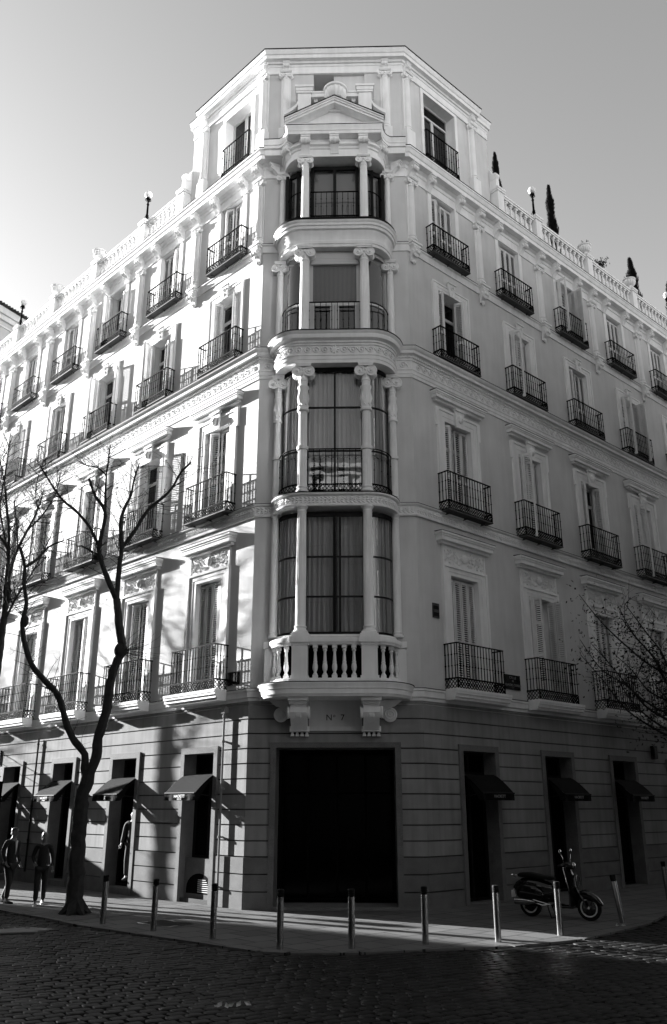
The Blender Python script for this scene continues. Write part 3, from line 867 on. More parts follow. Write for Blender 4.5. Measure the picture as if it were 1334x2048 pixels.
# main doorway in the chamfer
mb = MB()
for s in (-1, 1):
    x0, x1 = sorted((s * 1.42, s * 1.56)); mb.box(x0, x1, -.9, .075, 0, 3.66)
mb.box(-1.42, 1.42, -.9, .075, 3.54, 3.66); mb.box(-1.42, 1.42, -.9, .12, 0.0, .06)
dw = obj('doorway', mb, M_gran, bld, floc('C', 0), rzC, flip=True, smooth=0)
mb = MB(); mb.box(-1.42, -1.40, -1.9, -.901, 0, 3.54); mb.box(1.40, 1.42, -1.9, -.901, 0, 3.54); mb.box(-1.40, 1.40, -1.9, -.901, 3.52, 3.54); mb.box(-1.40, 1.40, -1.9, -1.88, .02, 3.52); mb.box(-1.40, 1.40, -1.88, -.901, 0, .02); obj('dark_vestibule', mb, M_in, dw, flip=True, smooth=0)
mb = MB()
for a, b in ((-1.42, -1.35), (1.35, 1.42), (-.75, -.69), (.69, .75), (-.03, .03)): mb.box(a, b, -1.55, -1.50, .06, 3.50)
for a, b in ((-1.35, -.75), (-.69, -.03), (.03, .69), (.75, 1.35)):
    for z in (.06, 2.5, 3.47): mb.box(a, b, -1.55, -1.50, z, z + .05)
for x in (-.09, .09): mb.tube([(x, -1.46, .95), (x, -1.46, 1.75)], .014, 6)
obj('door_frame', mb, M_in, dw, flip=True, smooth=0)
mb = MB(); mb.box(-1.39, 1.39, -1.54, -1.535, .06, 3.50); obj('pane', mb, M_shop, dw, flip=True)

# ------------------------------------------------------------------ bay window (oriel) on the chamfer
ori = link('bay_window', None, None, bld, (0, 0, 0), rzC)
def bpath(a, b, P, n=9):
    """plan of the bay: flat front of half width a at p=P, rounded flanks reaching the wall at |x|=b"""
    left = [(-(a + (b - a) * math.cos(math.pi / 2 * i / n)), P * math.sin(math.pi / 2 * i / n)) for i in range(n + 1)]
    right = [(-x, p) for x, p in left[::-1]]
    return left + right
def bsweep(mb, prof, a, b, P, ka=.35, kb=1.0, n=9, inner=None):
    cols = []
    for d, z in prof:
        cols.append([(x, p, z) for x, p in bpath(a + d * ka, b + d * kb, P + d, n)])
    rows = [[cols[j][i] for j in range(len(prof))] for i in range(len(cols[0]))]
    mb.grid(rows, closed_v=True, caps=True)
def bslab(mb, a, b, P, z0, z1, n=9):
    mb.prism(bpath(a, b, P, n), 'z', z0, z1)
def bobj(name, mb, m, smooth=35, parent=ori): return obj(name, mb, m, parent, flip=True, smooth=smooth)
# (1) bottom slab with moulded edge
mb = MB(); bslab(mb, .93, 1.80, .98, 4.66, 4.93)
bsweep(mb, [(-.05, 4.64), (.0, 4.64), (.02, 4.68), (.04, 4.70), (.05, 4.80), (.07, 4.82), (.08, 4.90), (.10, 4.93), (.10, 4.955), (-.05, 4.965)], .93, 1.82, 1.0)
bobj('balcony_slab', mb, M_trim)
mb = MB(); bslab(mb, .96, 1.935, 1.11, 4.966, 4.974); bobj('flashing', mb, M_lead)
# soffit consoles: two big front consoles and two side volutes
def bigcon(mb):
    for s in (0,):
        mb.box(-.24, .24, .03, .92, 4.56, 4.645); mb.box(-.21, .21, .03, .80, 4.49, 4.56)
        poly = [(.03, 4.49), (.70, 4.49), (.74, 4.30), (.62, 4.14), (.36, 4.02), (.24, 3.90), (.03, 3.90)]
        mb.prism(poly, 'x', -.19, .19)
        mb.lathe([(.135, -.27), (.15, -.24), (.13, -.20), (.13, -.08), (.155, -.05), (.155, .05), (.13, .08), (.13, .20), (.15, .24), (.135, .27)], (0, .58, 4.31), 14, axis='x')
        mb.box(-.23, .23, .03, .26, 3.90, 4.02)
        for i in range(3):
            spiral(mb, -.14 + .14 * i, 4.02, .05, .30, 1.2, .014, 0, 1, 4, 8)
            mb.ball((-.14 + .14 * i, .40, 4.10), .05, 8, 6)
        for i in range(4): mb.prism([(-.17 + .115 * i - .02, 3.90), (-.17 + .115 * i + .02, 3.90), (-.17 + .115 * i + .045, 3.80), (-.17 + .115 * i - .045, 3.80)], 'y', .03, .16)
me = kit('console|big', bigcon)
for x in (-.86, .86): link('console', me, M_trim, ori, (x, 0, 0))
for s in (-1, 1):
    mb = MB(); cx, cz = s * 1.32, 4.30
    mb.lathe([(.17, .03), (.17, .16), (.14, .18), (.14, .165), (.05, .165), (.05, .19), (.0001, .19)], (cx, 0, cz), 20, axis='y')
    spiral(mb, cx, cz, .145, .185, 1.8, .022, math.pi / 2, s, 5, 22)
    mb.prism([(s * 1.62, 4.645), (s * .98, 4.645), (s * 1.02, 4.42), (s * 1.10, 4.30), (s * 1.16, 4.20), (s * 1.24, 4.45), (s * 1.44, 4.50)][::s], 'y', .03, .14)
    bobj('side_volute', mb, M_trim)
mb = MB()
mb.box(-.64, .64, .03, .07, 3.93, 4.0); mb.box(-.64, .64, .03, .055, 4.0, 4.64)
for a, b, c, d in ((-.56, .56, 4.05, 4.07), (-.56, .56, 4.41, 4.43), (-.56, -.54, 4.07, 4.41), (.54, .56, 4.07, 4.41)): mb.box(a, b, .055, .068, c, d)
np_ = bobj('number_panel', mb, M_wall, 0)
text_on('lettering', 'N', .20, M_carve, np_, (-.155, -.058, 4.235), depth=.003)
text_on('lettering', 'o', .11, M_carve, np_, (-.03, -.058, 4.285), depth=.003)
text_on('lettering', '7', .20, M_carve, np_, (.17, -.058, 4.235), depth=.003)
# (2) stone balustrade
def baluster_fn(h):
    return lambda mb: (mb.box(-.065, .065, -.065, .065, 0, .09 * h), mb.box(-.06, .06, -.06, .06, .90 * h, h),
        mb.lathe([(.05, .09 * h), (.055, .12 * h), (.035, .16 * h), (.033, .19 * h), (.058, .26 * h), (.064, .33 * h), (.058, .40 * h), (.045, .455 * h), (.05, .47 * h), (.05, .50 * h), (.042, .51 * h), (.04, .60 * h), (.031, .74 * h), (.033, .80 * h), (.05, .82 * h), (.05, .86 * h), (.04, .88 * h), (.055, .90 * h)], (0, 0, 0), 14))
mb = MB(); bsweep(mb, [(-.12, 4.975), (.05, 4.975), (.04, 5.03), (.02, 5.07), (-.09, 5.07)], .90, 1.60, .92); bobj('balustrade_base', mb, M_trim)
mb = MB(); bsweep(mb, [(-.12, 5.86), (.03, 5.86), (.04, 5.90), (.06, 5.92), (.07, 5.99), (.06, 6.02), (-.13, 6.03)], .90, 1.60, .92); bobj('balustrade_rail', mb, M_trim)
me = kit('baluster|bay', baluster_fn(.79), m=M_trim)
nbal = 0
for x in (-.46, -.23, 0, .23, .46): link('baluster', me, M_trim, ori, (x, -.87, 5.07)); nbal += 1
bp = [(1.16, .74), (1.36, .53), (1.49, .30)]
for s in (-1, 1):
    for x, p in bp: o = link('baluster', me, M_trim, ori, (s * x, -p, 5.07)); nbal += 1
for s in (-1, 1):
    mb = MB()
    x = s * .83
    for hw_, p0, p1, z0, z1 in ((.25, .50, 1.04, 4.976, 5.04), (.22, .53, 1.0, 5.04, 5.12), (.19, .56, .975, 5.12, 5.84), (.22, .53, 1.0, 5.84, 5.90), (.25, .50, 1.04, 5.90, 6.04), (.22, .55, 1.0, 6.04, 6.12), (.19, .58, .97, 6.12, 6.17)):
        mb.box(x - hw_, x + hw_, p0, p1, z0, z1)
    bobj('pedestal', mb, M_trim, 0)
    mb = MB(); mb.box(s * 1.60 - .14, s * 1.60 + .14, .02, .26, 4.976, 6.04); mb.box(s * 1.60 - .16, s * 1.60 + .16, .02, .30, 5.88, 6.035); bobj('pedestal', mb, M_trim, 0)
CP = .78      # centre line of the free columns
def two(name, fn, m=M_trim):
    for s in (-1, 1):
        mb = MB(); fn(mb, s); o = bobj(name, mb, m)
    return o
def col_parts(z0, z1, capfn, r, fl0, fl1, ring=None, orn=None, base=True, ro=.10, xi=.83, xo=1.56, caph=.4):
    for s in (-1, 1):
        for x, p, rr in ((xi * s, CP, r), (xo * s, .09, ro)):
            mb = MB()
            shaft(mb, x, p, z0, z1 - caph, rr, fl0, fl1, True, base)
            if ring:
                mb.lathe([(rr * 1.02, -.05), (rr * 1.22, -.04), (rr * 1.22, .05), (rr * 1.02, .06)], (x, p, ring), 24)
            if orn:
                a, b = orn
                mb.lathe([(rr * 1.0, a), (rr * 1.25, a + .02), (rr * 1.25, a + .08), (rr * 1.08, a + .10), (rr * 1.12, (a + b) / 2), (rr * 1.02, b - .1), (rr * 1.2, b - .06), (rr * 1.2, b - .02), (rr, b)], (x, p, 0), 24)
                for i in range(8):
                    an = i * math.pi / 4; T = lambda v, an=an: (x + (rr * 1.08 + v[1]) * math.cos(an + (v[0]) / rr), p + (rr * 1.08 + v[1]) * math.sin(an + v[0] / rr), v[2])
                    leaf(mb, (0, 0, (a + b) / 2 + .03), math.pi / 2, .16, .035, .03, T); leaf(mb, (.03, 0, a + .18), 1.0, .07, .02, .03, T)
            c_ = bobj('column', mb, M_trim)
            mb = MB(); capfn(mb, x, p, z1 - caph, rr * .92, caph); o = bobj('capital', mb, M_trim)
col_parts(6.17, 9.40, doric, .125, 7.35, None, caph=.18)
col_parts(9.76, 13.42, ionic, .125, 9.95, 11.95, ring=10.98, orn=(12.02, 12.78), caph=.52)
col_parts(14.32, 17.12, ionic, .135, 15.45, None, caph=.46, xo=1.58)
col_parts(18.0, 20.28, ionic, .115, 18.25, None, caph=.34, xi=.85, xo=1.56, ro=.09)
mb = MB(); mb.box(-1.40, 1.40, .004, .03, 4.98, 6.02); bobj('dark_panel', mb, M_in, 0)  # plain dark panel over the wall behind the balusters
# (3) glazing behind the columns
def bglaze(name, a, b, P, z0, z1, bars_z, bars_x, m, t=.05, side_bars=(0.5,)):
    """dark frame: posts and transoms following the plan"""
    mb = MB(); path = bpath(a, b, P, 8)
    def post(x, p, w):
        mb.box(x - w / 2, x + w / 2, p - .03, p + .03, z0, z1)
    for x in bars_x: post(x, P, t)
    for s in (-1, 1): post(s * (a + .01), P, t * 1.2); post(s * (b - .015), .02, t)
    for z, h in bars_z:
        for off in (0,):
            rows = [[(x * (1 - .0), p - .022, z - h), (x, p + .026, z - h), (x, p + .026, z + h), (x, p - .022, z + h)] for x, p in path]
            mb.grid(rows, closed_v=True, caps=True)
    return bobj(name, mb, m, 30)
def bpane(a, b, P, z0, z1):
    mb = MB(); path = bpath(a, b, P, 14)
    mb.grid([[(x, p, z0), (x, p, z1)] for x, p in path]); return obj('pane', mb, M_glass, ori, flip=True, smooth=50, recalc=False)
def curtain(a, b, P, z0, z1, amp=.045, seed=1, gaps=()):
    rnd = random.Random(seed); path = bpath(a, b, P, 8)
    # resample the path
    L = [0]
    for i in range(1, len(path)): L.append(L[-1] + math.dist(path[i], path[i - 1]))
    n = 260; rows = []; ph = 0
    pts = []
    for i in range(n + 1):
        t = L[-1] * i / n; j = max(k for k in range(len(L)) if L[k] <= t + 1e-9); j = min(j, len(path) - 2)
        f = (t - L[j]) / (L[j + 1] - L[j]); x = path[j][0] + (path[j + 1][0] - path[j][0]) * f; p = path[j][1] + (path[j + 1][1] - path[j][1]) * f
        pts.append((x, p))
    w = 0
    for i, (x, p) in enumerate(pts):
        w += rnd.uniform(.3, .95)
        o = amp * math.sin(w) + amp * .5 * math.sin(w * .37)
        l = math.hypot(x, p) or 1
        if any(g0 < x < g1 for g0, g1 in gaps):
            if len(rows) > 1:
                mb = MB(); mb.grid(rows); obj('curtain', mb, M_curt, ori, flip=True, smooth=60, recalc=False)
            rows = []; continue
        rows.append([(x * (1 - o * .3), p - amp * 1.5 + o, z0), (x * (1 - o * .2), p - amp * 1.5 + o * .8, (z0 + z1) / 2), (x, p - amp * 1.5 + o * .5, z1)])
    if len(rows) > 1:
        mb = MB(); mb.grid(rows); obj('curtain', mb, M_curt, ori, flip=True, smooth=60, recalc=False)
# F1
bglaze('glazing_bars', .72, 1.46, .60, 6.16, 9.30, ((6.19, .035), (7.10, .02), (8.12, .02), (9.24, .06)), (0, -.02, .13), M_dark, .055)
bpane(.72, 1.46, .60, 6.16, 9.30)
curtain(.70, 1.40, .50, 6.18, 9.26, .06, 3, gaps=((.02, .06),))
mb = MB(); bsweep(mb, [(-.1, 6.03), (.04, 6.03), (.06, 6.10), (.04, 6.155), (-.1, 6.16)], .72, 1.48, .62); bobj('sill', mb, M_trim)
# band between first and second storeys
mb = MB(); bslab(mb, .80, 1.60, .80, 9.40, 9.74)
bsweep(mb, [(-.05, 9.38), (.05, 9.38), (.06, 9.42), (.02, 9.425), (.02, 9.66), (.09, 9.68), (.10, 9.72), (-.05, 9.735)], .84, 1.60, .84)
bobj('wreath_band', mb, M_trim)
def path_T(a, b, P, zc):
    path = bpath(a, b, P, 12); L = [0]
    for i in range(1, len(path)): L.append(L[-1] + math.dist(path[i], path[i - 1]))
    def T(v):
        t = min(max(v[0] + L[-1] / 2, 0), L[-1] - 1e-6); j = max(k for k in range(len(L)) if L[k] <= t); j = min(j, len(path) - 2)
        f = (t - L[j]) / (L[j + 1] - L[j]); x = path[j][0] + (path[j + 1][0] - path[j][0]) * f; p = path[j][1] + (path[j + 1][1] - path[j][1]) * f
        dx, dp = path[j + 1][0] - path[j][0], path[j + 1][1] - path[j][1]; l = math.hypot(dx, dp)
        return (x - dp / l * -v[1] * -1 if False else x + (-dp / l) * v[1] * 1.0, p + (dx / l) * v[1], v[2])
    return T, L[-1] / 2
T, half = path_T(.84, 1.62, .865, 0)
mb = MB(); laurel(mb, T, 0, half - .02, 9.545, .0); laurel(mb, T, 0, -half + .02, 9.545, .0); bobj('laurel_relief', mb, M_trim, 0)
mb = MB(); bslab(mb, .88, 1.70, .95, 9.737, 9.745); bobj('flashing', mb, M_lead)
# F2
bglaze('glazing_bars', .72, 1.42, .58, 9.76, 13.44, ((9.80, .04), (11.0, .02), (12.25, .02), (13.38, .06)), (0,), M_dark, .05)
bpane(.72, 1.42, .58, 9.76, 13.44)
curtain(.70, 1.38, .48, 10.9, 13.4, .05, 8)
curtain(.70, 1.38, .44, 9.78, 10.9, .045, 5, gaps=((-.62, -.3), (.1, .25),))
def bay_railing(z0, zt, panel, a=.80, b=1.50, P=.80, nm='railing', front=True):
    mb = MB()
    L = bpath(a, b, P, 10)
    segs = [L[:11], L[11:]]
    fa = .70
    T_ = zt
    if front:
        mb.box(-fa, fa, P - .015, P + .015, zt - .025, zt)
        n = 9
        for i in range(n + 1):
            x = -fa + 2 * fa * i / n
            mb.box(x - .008, x + .008, P - .008, P + .008, z0, zt - .026)
            for f in (.4, .7):
                z = z0 + (zt - z0) * f; mb.ball((x, P, z), .017, 6, 4, (1, 1, 1.6))
        mb.box(-fa, fa, P - .01, P + .01, z0, z0 + .02)
    for s in (-1, 1):
        pts = [(abs(x) * s, p) for x, p in segs[0]]
        pts = [q for q in pts if True]
        mb.tube([(x, p, zt - .012) for x, p in pts], .016, 6)
        mb.tube([(x, p, z0 + .01) for x, p in pts], .011, 6)
        for i, (x, p) in enumerate(pts[:-1]):
            if i % 2 == 0 or True:
                if i in (0, 2, 4, 6, 8, 9):
                    mb.box(x - .008, x + .008, p - .008, p + .008, z0, zt - .026)
                    for f in (.4, .7): mb.ball((x, p, z0 + (zt - z0) * f), .017, 6, 4, (1, 1, 1.6))
    o = bobj(nm, mb, M_iron, 0)
    if panel:
        mb = MB(); za, zb = z0 - panel, z0
        runs = [[(-fa + 2 * fa * i / 14, P) for i in range(15)], [(-abs(x), p) for x, p in segs[0]], [(abs(x), p) for x, p in segs[0]]]
        for rn in runs[0 if front else 1:]:
            for i in range(len(rn) - 1):
                for k in range(2):
                    z_0 = za + (zb - za) * k / 2; z_1 = za + (zb - za) * (k + 1) / 2
                    mb.tube([(rn[i][0], rn[i][1], z_0), (rn[i + 1][0], rn[i + 1][1], z_1)], .009, 4); mb.tube([(rn[i][0], rn[i][1], z_1), (rn[i + 1][0], rn[i + 1][1], z_0)], .009, 4)
            mb.tube([(x, p, za + .01) for x, p in rn], .012, 4); mb.tube([(x, p, zb - .01) for x, p in rn], .012, 4)
        bobj('lattice_panel', mb, M_iron, 0)
bay_railing(9.99, 10.98, .22)
# frieze and cornice of the bay over F2
mb = MB(); bslab(mb, .88, 1.62, .86, 13.44, 14.28)
bsweep(mb, [(-.05, 13.42), (.03, 13.42), (.04, 13.51), (.055, 13.52), (.06, 13.61), (.08, 13.63), (.08, 13.66), (.03, 13.67), (.03, 13.93), (-.05, 13.935)], .90, 1.64, .88)
bobj('frieze_band', mb, M_trim)
mb = MB()
bsweep(mb, [(-.05, 13.93), (.06, 13.935), (.07, 13.99), (.10, 14.0), (.10, 14.05), (.16, 14.08), (.20, 14.09), (.22, 14.16), (.22, 14.20), (.26, 14.24), (.28, 14.27), (-.05, 14.29)], .90, 1.64, .88, kb=.95)
bobj('cornice', mb, M_trim)
T, half = path_T(.92, 1.68, .915, 0)
mb = MB(); 
for s in (-1, 1): scroll_run(mb, T, s * .14, s * (half - .05), 13.80, 0, .235, .085)
mb.ball((0, .92, 13.80), .11, 12, 8, (1, .35, 1)); 
for a in range(9): leaf(mb, (.1 * math.cos(a * .7), .94, 13.8 + .1 * math.sin(a * .7)), a * .7, .05, .02, .03)
bobj('scroll_frieze', mb, M_trim)
mb = MB(); T, half = path_T(.92, 1.70, .96, 0)
x = -half + .03
while x < half - .03:
    vs = []
    for z in (14.0, 14.05):
        for dx, d in ((-.027, 0), (.027, 0), (.027, .03), (-.027, .03)): vs.append(T((x + dx, d, z)))
    mb.add(vs, [(0, 3, 2, 1), (4, 5, 6, 7), (0, 1, 5, 4), (1, 2, 6, 5), (2, 3, 7, 6), (3, 0, 4, 7)]); x += .085
bobj('dentil_course', mb, M_trim, 0)
mb = MB(); bslab(mb, 1.0, 1.915, 1.17, 14.291, 14.30); bobj('flashing', mb, M_lead)
# F3: white joinery, roller blind
bglaze('joinery', .74, 1.44, .60, 14.32, 17.12, ((14.37, .05), (15.42, .03), (17.06, .06)), (-.66, .66), M_case, .10)
mb = MB()
for x in (-.035, .035): mb.box(x - .03, x + .03, .60, .66, 14.42, 15.40)
for s in (-1, 1):
    for x in (.07, .56): mb.box(*sorted((s * x, s * (x + .05))), .60, .65, 14.42, 15.40)
mb.box(-.62, -.07, .601, .651, 15.34, 15.40); mb.box(.07, .62, .601, .651, 15.34, 15.40)
mb.box(-.66, .66, .60, .70, 16.66, 17.0)
for i in range(6): mb.box(-.66, .66, .70, .708, 16.68 + i * .055, 16.72 + i * .055)
bobj('casement', mb, M_case, 0)
mb = MB()
for i in range(34): mb.box(-.61 + i * .0362, -.583 + i * .0362, .605, .625, 15.46, 16.66)
bobj('blind', mb, M_blind, 0)
bpane(.73, 1.43, .59, 14.36, 17.1)
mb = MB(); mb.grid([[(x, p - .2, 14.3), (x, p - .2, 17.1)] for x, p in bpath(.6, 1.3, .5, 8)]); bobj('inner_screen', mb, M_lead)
bay_railing(14.42, 15.36, 0, P=.82)
# band over F3
mb = MB(); bslab(mb, .88, 1.62, .86, 17.14, 17.95)
bsweep(mb, [(-.05, 17.12), (.03, 17.12), (.04, 17.20), (.06, 17.21), (.07, 17.30), (.04, 17.33), (.05, 17.50), (.09, 17.58), (.10, 17.62), (.16, 17.64), (.17, 17.72), (.20, 17.73), (.21, 17.80), (.25, 17.84), (.26, 17.87), (-.05, 17.94)], .86, 1.60, .84, kb=.9)
bobj('cornice', mb, M_trim)
mb = MB(); bslab(mb, .96, 1.81, 1.09, 17.89, 17.96); bobj('flashing', mb, M_lead)
mb = MB(); bslab(mb, .95, 1.72, .98, 17.961, 18.0); bobj('sill', mb, M_trim)
# F4 loggia: dark frames set back behind the columns
mb = MB()
for x0, x1 in ((-.70, -.61), (-.045, .045), (.61, .70)): mb.box(x0, x1, .46, .52, 18.0, 20.2)
for a, b in ((-.61, -.045), (.045, .61)): mb.box(a, b, .46, .52, 20.08, 20.2); mb.box(a, b, .46, .52, 18.0, 18.25)
for s in (-1, 1):
    for i, (x, p) in enumerate(((.80, .44), (1.10, .30), (1.36, .12))):
        mb.box(*sorted((s * (x - .04), s * (x + .04))), p - .03, p + .03, 18.0, 20.2)
    mb.obox((s * 1.08, .28, 20.12), (s * .56, -.32, 0), .34, .03, .07)
    mb.obox((s * 1.08, .28, 18.12), (s * .56, -.32, 0), .34, .03, .1)
    mb.box(*sorted((s * 1.37, s * 1.46)), .10, .30, 18.0, 20.05)
bobj('glazing_bars', mb, M_dark, 0)
mb = MB(); mb.grid([[(x, p, 18.0), (x, p, 20.2)] for x, p in ((-1.36, .11), (-.80, .43), (-.66, .48), (.66, .48), (.80, .43), (1.36, .11))]); bobj('pane', mb, M_glass)
mb = MB(); mb.grid([[(x, p, 18.0), (x, p, 20.2)] for x, p in ((-1.3, .05), (-.76, .33), (-.6, .36), (.6, .36), (.76, .33), (1.3, .05))]); bobj('curtain', mb, M_blind)
bay_railing(18.28, 19.13, .22, a=.92, b=1.42, P=.72)
# entablature over the loggia
mb = MB(); bslab(mb, .82, 1.50, .82, 20.28, 20.98)
bsweep(mb, [(-.05, 20.27), (.02, 20.27), (.02, 20.52), (.05, 20.54), (.06, 20.60), (.12, 20.64), (.12, 20.70), (-.05, 20.72)], .84, 1.50, .84)
bobj('entablature', mb, M_trim)
me = kit('console|ent', lambda mb: console(mb, 0, 20.93, .25, .58, .26, 0))
for x, p, a in ((-.85, .84, 0), (0, .84, 0), (.85, .84, 0), (-1.30, .52, 52), (1.30, .52, -52)):
    o = link('console', me, M_trim, ori, (x, -p, 0), 0); o.rotation_euler = (0, 0, R(-a))
me = kit('console|flank', lambda mb: console(mb, 0, 20.62, .13, .34, .30, 0))
for s in (-1, 1): o = link('console', me, M_trim, ori, (s * 1.72, -.06, 0), R(s * 60))
# pediment cornice: forward centre, concave sweeps back to the wall cornice
def pedpath(d):
    pts = [(-HW - .02 - d * .0, .50 + d), (-1.72, .50 + d)]
    for i in range(1, 9):
        t = i / 8 * math.pi / 2
        pts.append((-1.72 + .34 * math.sin(t) - d * .4 * math.sin(t), .50 + d + (.56) * (1 - math.cos(t))))
    pts.append((-1.34 - d, 1.06 + d))
    return pts + [(-x, p) for x, p in pts[::-1]]
def pedband(mb, prof):
    cols = [[(x, p, z) for x, p in pedpath(d)] for d, z in prof]
    mb.grid([[c[i] for c in cols] for i in range(len(cols[0]))], closed_v=True, caps=True)
mb = MB()
mb.prism([(-HW, -.1)] + pedpath(-.02) + [(HW, -.1)], 'z', 20.95, 21.10)
pedband(mb, [(-.06, 20.93), (.0, 20.93), (.01, 21.02), (.03, 21.03), (.04, 21.10), (.07, 21.16), (.08, 21.19), (-.06, 21.2)])
mb.prism([(-HW, -.1), (-HW, .45), (HW, .45), (HW, -.1)], 'z', 20.71, 20.95)
bobj('pediment_cornice', mb, M_trim)
mb = MB(); mb.prism([(-HW, .0)] + pedpath(.09) + [(HW, .0)], 'z', 21.201, 21.212); bobj('flashing', mb, M_lead, 0)
mb = MB()
# raking mouldings
AP = 22.02; ZB = 21.215; XE = 1.46
def rake(p0, p1, t0, t1):
    for s in (-1, 1):
        pts = [(s * XE, ZB + t0), (0, AP - .02 + t0), (0, AP - .02 + t1), (s * XE, ZB + t1)]
        mb.prism(pts if s > 0 else pts[::-1], 'y', p0, p1)
rake(.1, 1.15, -.17 + .17, -.10 + .17); rake(.1, 1.19, .071, .13); rake(.1, 1.23, .131, .17)
mb.prism([(-XE, ZB - .01), (XE, ZB - .01), (0, AP - .03)], 'y', .1, .84)
mb.box(-XE, XE, .1, 1.14, ZB - .012, ZB + .03)
bobj('pediment', mb, M_trim, 0)
mb = MB()
for s in (-1, 1):
    pts = [(s * (XE + .02), ZB + .172), (0, AP + .155), (0, AP + .175), (s * (XE + .02), ZB + .19)]
    mb.prism(pts if s > 0 else pts[::-1], 'y', .1, 1.25)
bobj('flashing', mb, M_lead, 0)
# back wall inside the bay (dark rooms)
for za, zb in ((6.0, 9.4), (9.75, 13.44), (14.35, 17.12), (17.95, 20.28)):
    pass

# ------------------------------------------------------------------ crowning balustrade behind the pediment, with urn
def urn_fn(s=1.0, fluted=True):
    def fn(mb):
        mb.box(-.16 * s, .16 * s, -.16 * s, .16 * s, 0, .10 * s)
        mb.lathe([(.12 * s, .10 * s), (.09 * s, .16 * s), (.075 * s, .24 * s), (.10 * s, .28 * s), (.24 * s, .31 * s, 1), (.32 * s, .39 * s, 1), (.35 * s, .50 * s, 1), (.33 * s, .60 * s, 1), (.36 * s, .62 * s), (.37 * s, .68 * s), (.33 * s, .70 * s), (.27 * s, .71 * s)], (0, 0, 0), 48, fl=16)
    return fn
crown = link('attic_balustrade', None, None, bld, (0, 0, 0), rzC)
for s in (-1, 1):
    mb = MB(); x = s * .93
    mb.box(x - .20, x + .20, .15, .55, 21.6, 22.95); mb.box(x - .24, x + .24, .11, .59, 22.95, 23.02); mb.box(x - .26, x + .26, .09, .61, 23.02, 23.14); mb.box(x - .29, x + .29, .06, .64, 23.14, 23.22)
    obj('pier', mb, M_trim, crown, flip=True, smooth=0)
    mb = MB()
    # curved flank scroll
    for i in range(8):
        t0, t1 = i / 8, (i + 1) / 8
        xa, xb = s * (1.13 + .42 * t0), s * (1.13 + .42 * t1); za, zb = 22.75 - .42 * t0 ** .6, 22.75 - .42 * t1 ** .6
        pts = [(xa, za - .12), (xb, zb - .12), (xb, zb), (xa, za)]
        mb.prism(pts if s > 0 else pts[::-1], 'y', .20, .48)
    mb.box(*sorted((s * 1.13, s * 1.52)), .22, .46, 21.6, 22.0)
    mb.lathe([(.05, 22.0), (.07, 22.1), (.04, 22.22), (.05, 22.28)], (s * 1.38, .34, 0), 12)
    obj('flank_scroll', mb, M_trim, crown, flip=True, smooth=0)
mb = MB(); mb.box(-.73, .73, .20, .50, 22.86, 23.0); mb.box(-.73, .73, .17, .53, 23.0, 23.06); mb.box(-.73, .73, .2, .5, 21.6, 21.9); obj('balustrade_rail', mb, M_trim, crown, flip=True, smooth=0)
me = kit('baluster|att', baluster_fn(.96))
for x in (-.58, -.34, .34, .58): link('baluster', me, M_trim, crown, (x, -.34, 21.9)); nbal += 1
tag(link('stone_urn', kit('stone_urn|big', urn_fn(1.0)), M_trim, None, wloc('C', .03, 22.19, .72), rzC), 'fluted white stone urn standing on the pediment at the corner of the building', 'urn')
link_base = MB(); link_base.box(-.2, .2, .52, .92, 21.9, 22.19); obj('urn_plinth', link_base, M_trim, crown, flip=True, smooth=0)

# ------------------------------------------------------------------ penthouse
PLN = {'L': 4.02, 'R': 4.35}
pent = link('penthouse', None, None, bld, (0, 0, 0))
def pwall(fr, u0, u1, opsl, m=M_wall): 
    o = wall('wall', fr, u0, u1, 21.0, 24.95, opsl, m, p=-.02, parent=bld); o.name = 'penthouse_wall'; o.parent = pent; return o
PWL, PWR = (.80, 2.16, 21.62, 23.86), (.98, 2.55, 21.62, 24.12)
pwall('L', -.01, PLN['L'], [PWL]); pwall('R', -.01, PLN['R'], [PWR]); pwall('C', -HW, HW, [(-.70, .95, 22.0, 24.28)])
# body behind
def pfoot(ins, z0, z1, name, m, chin=0):
    a = CL - MC - nl * ins; b = CR - MC - nr * ins
    a = a + dl * (TN * ins); b = b + dr * (TN * ins)
    Le = CL - MC + dl * (PLN['L'] - ins * .0) - nl * ins; Re = CR - MC + dr * PLN['R'] - nr * ins
    a = a - nc * chin * 1 + dl * 0; b = b - nc * chin
    Lb = Le - nl * 6; Rb = Re - nr * 6
    mb = MB(); mb.prism([(q.x, q.y) for q in (Le, a, b, Re, Rb, Lb)], 'z', z0, z1); return obj(name, mb, m, pent, smooth=0)
pfoot(.45, 21.0, 24.9, 'inner_core', M_wall, .6)
# end walls (plastered returns)
for fr, u in (('L', PLN['L']), ('R', PLN['R'])):
    sg = FR[fr][3]; mb = MB(); mb.box(*sorted((sg * (u - .30), sg * u)), -6, -.021, 21.0, 24.95)
    obj('end_wall', mb, M_wall, pent, floc(fr, 0), FR[fr][2], flip=True, smooth=0)
def pband(name, prof, m):
    mb = MB(); cols = []
    for p, z in prof:
        q = p * .45; bl, br_ = 3.46, 3.62
        a = cornerpts(p, bl + p * .4, br_ + p * .4); a0_ = CL - MC; b0_ = CR - MC
        L_ = [a0_ + dl * (PLN['L'] + q) - nl * 6, a0_ + dl * (PLN['L'] + q) + nl * q, a0_ + dl * (bl + p * .4) + nl * q] + a + [b0_ + dr * (br_ + p * .4) + nr * q, b0_ + dr * (PLN['R'] + q) + nr * q, b0_ + dr * (PLN['R'] + q) - nr * 6]
        cols.append([(v.x, v.y, z) for v in L_])
    mb.grid([[cols[j][i] for j in range(len(prof))] for i in range(10)], closed_v=True, caps=True)
    return obj(name, mb, m, pent, smooth=30)
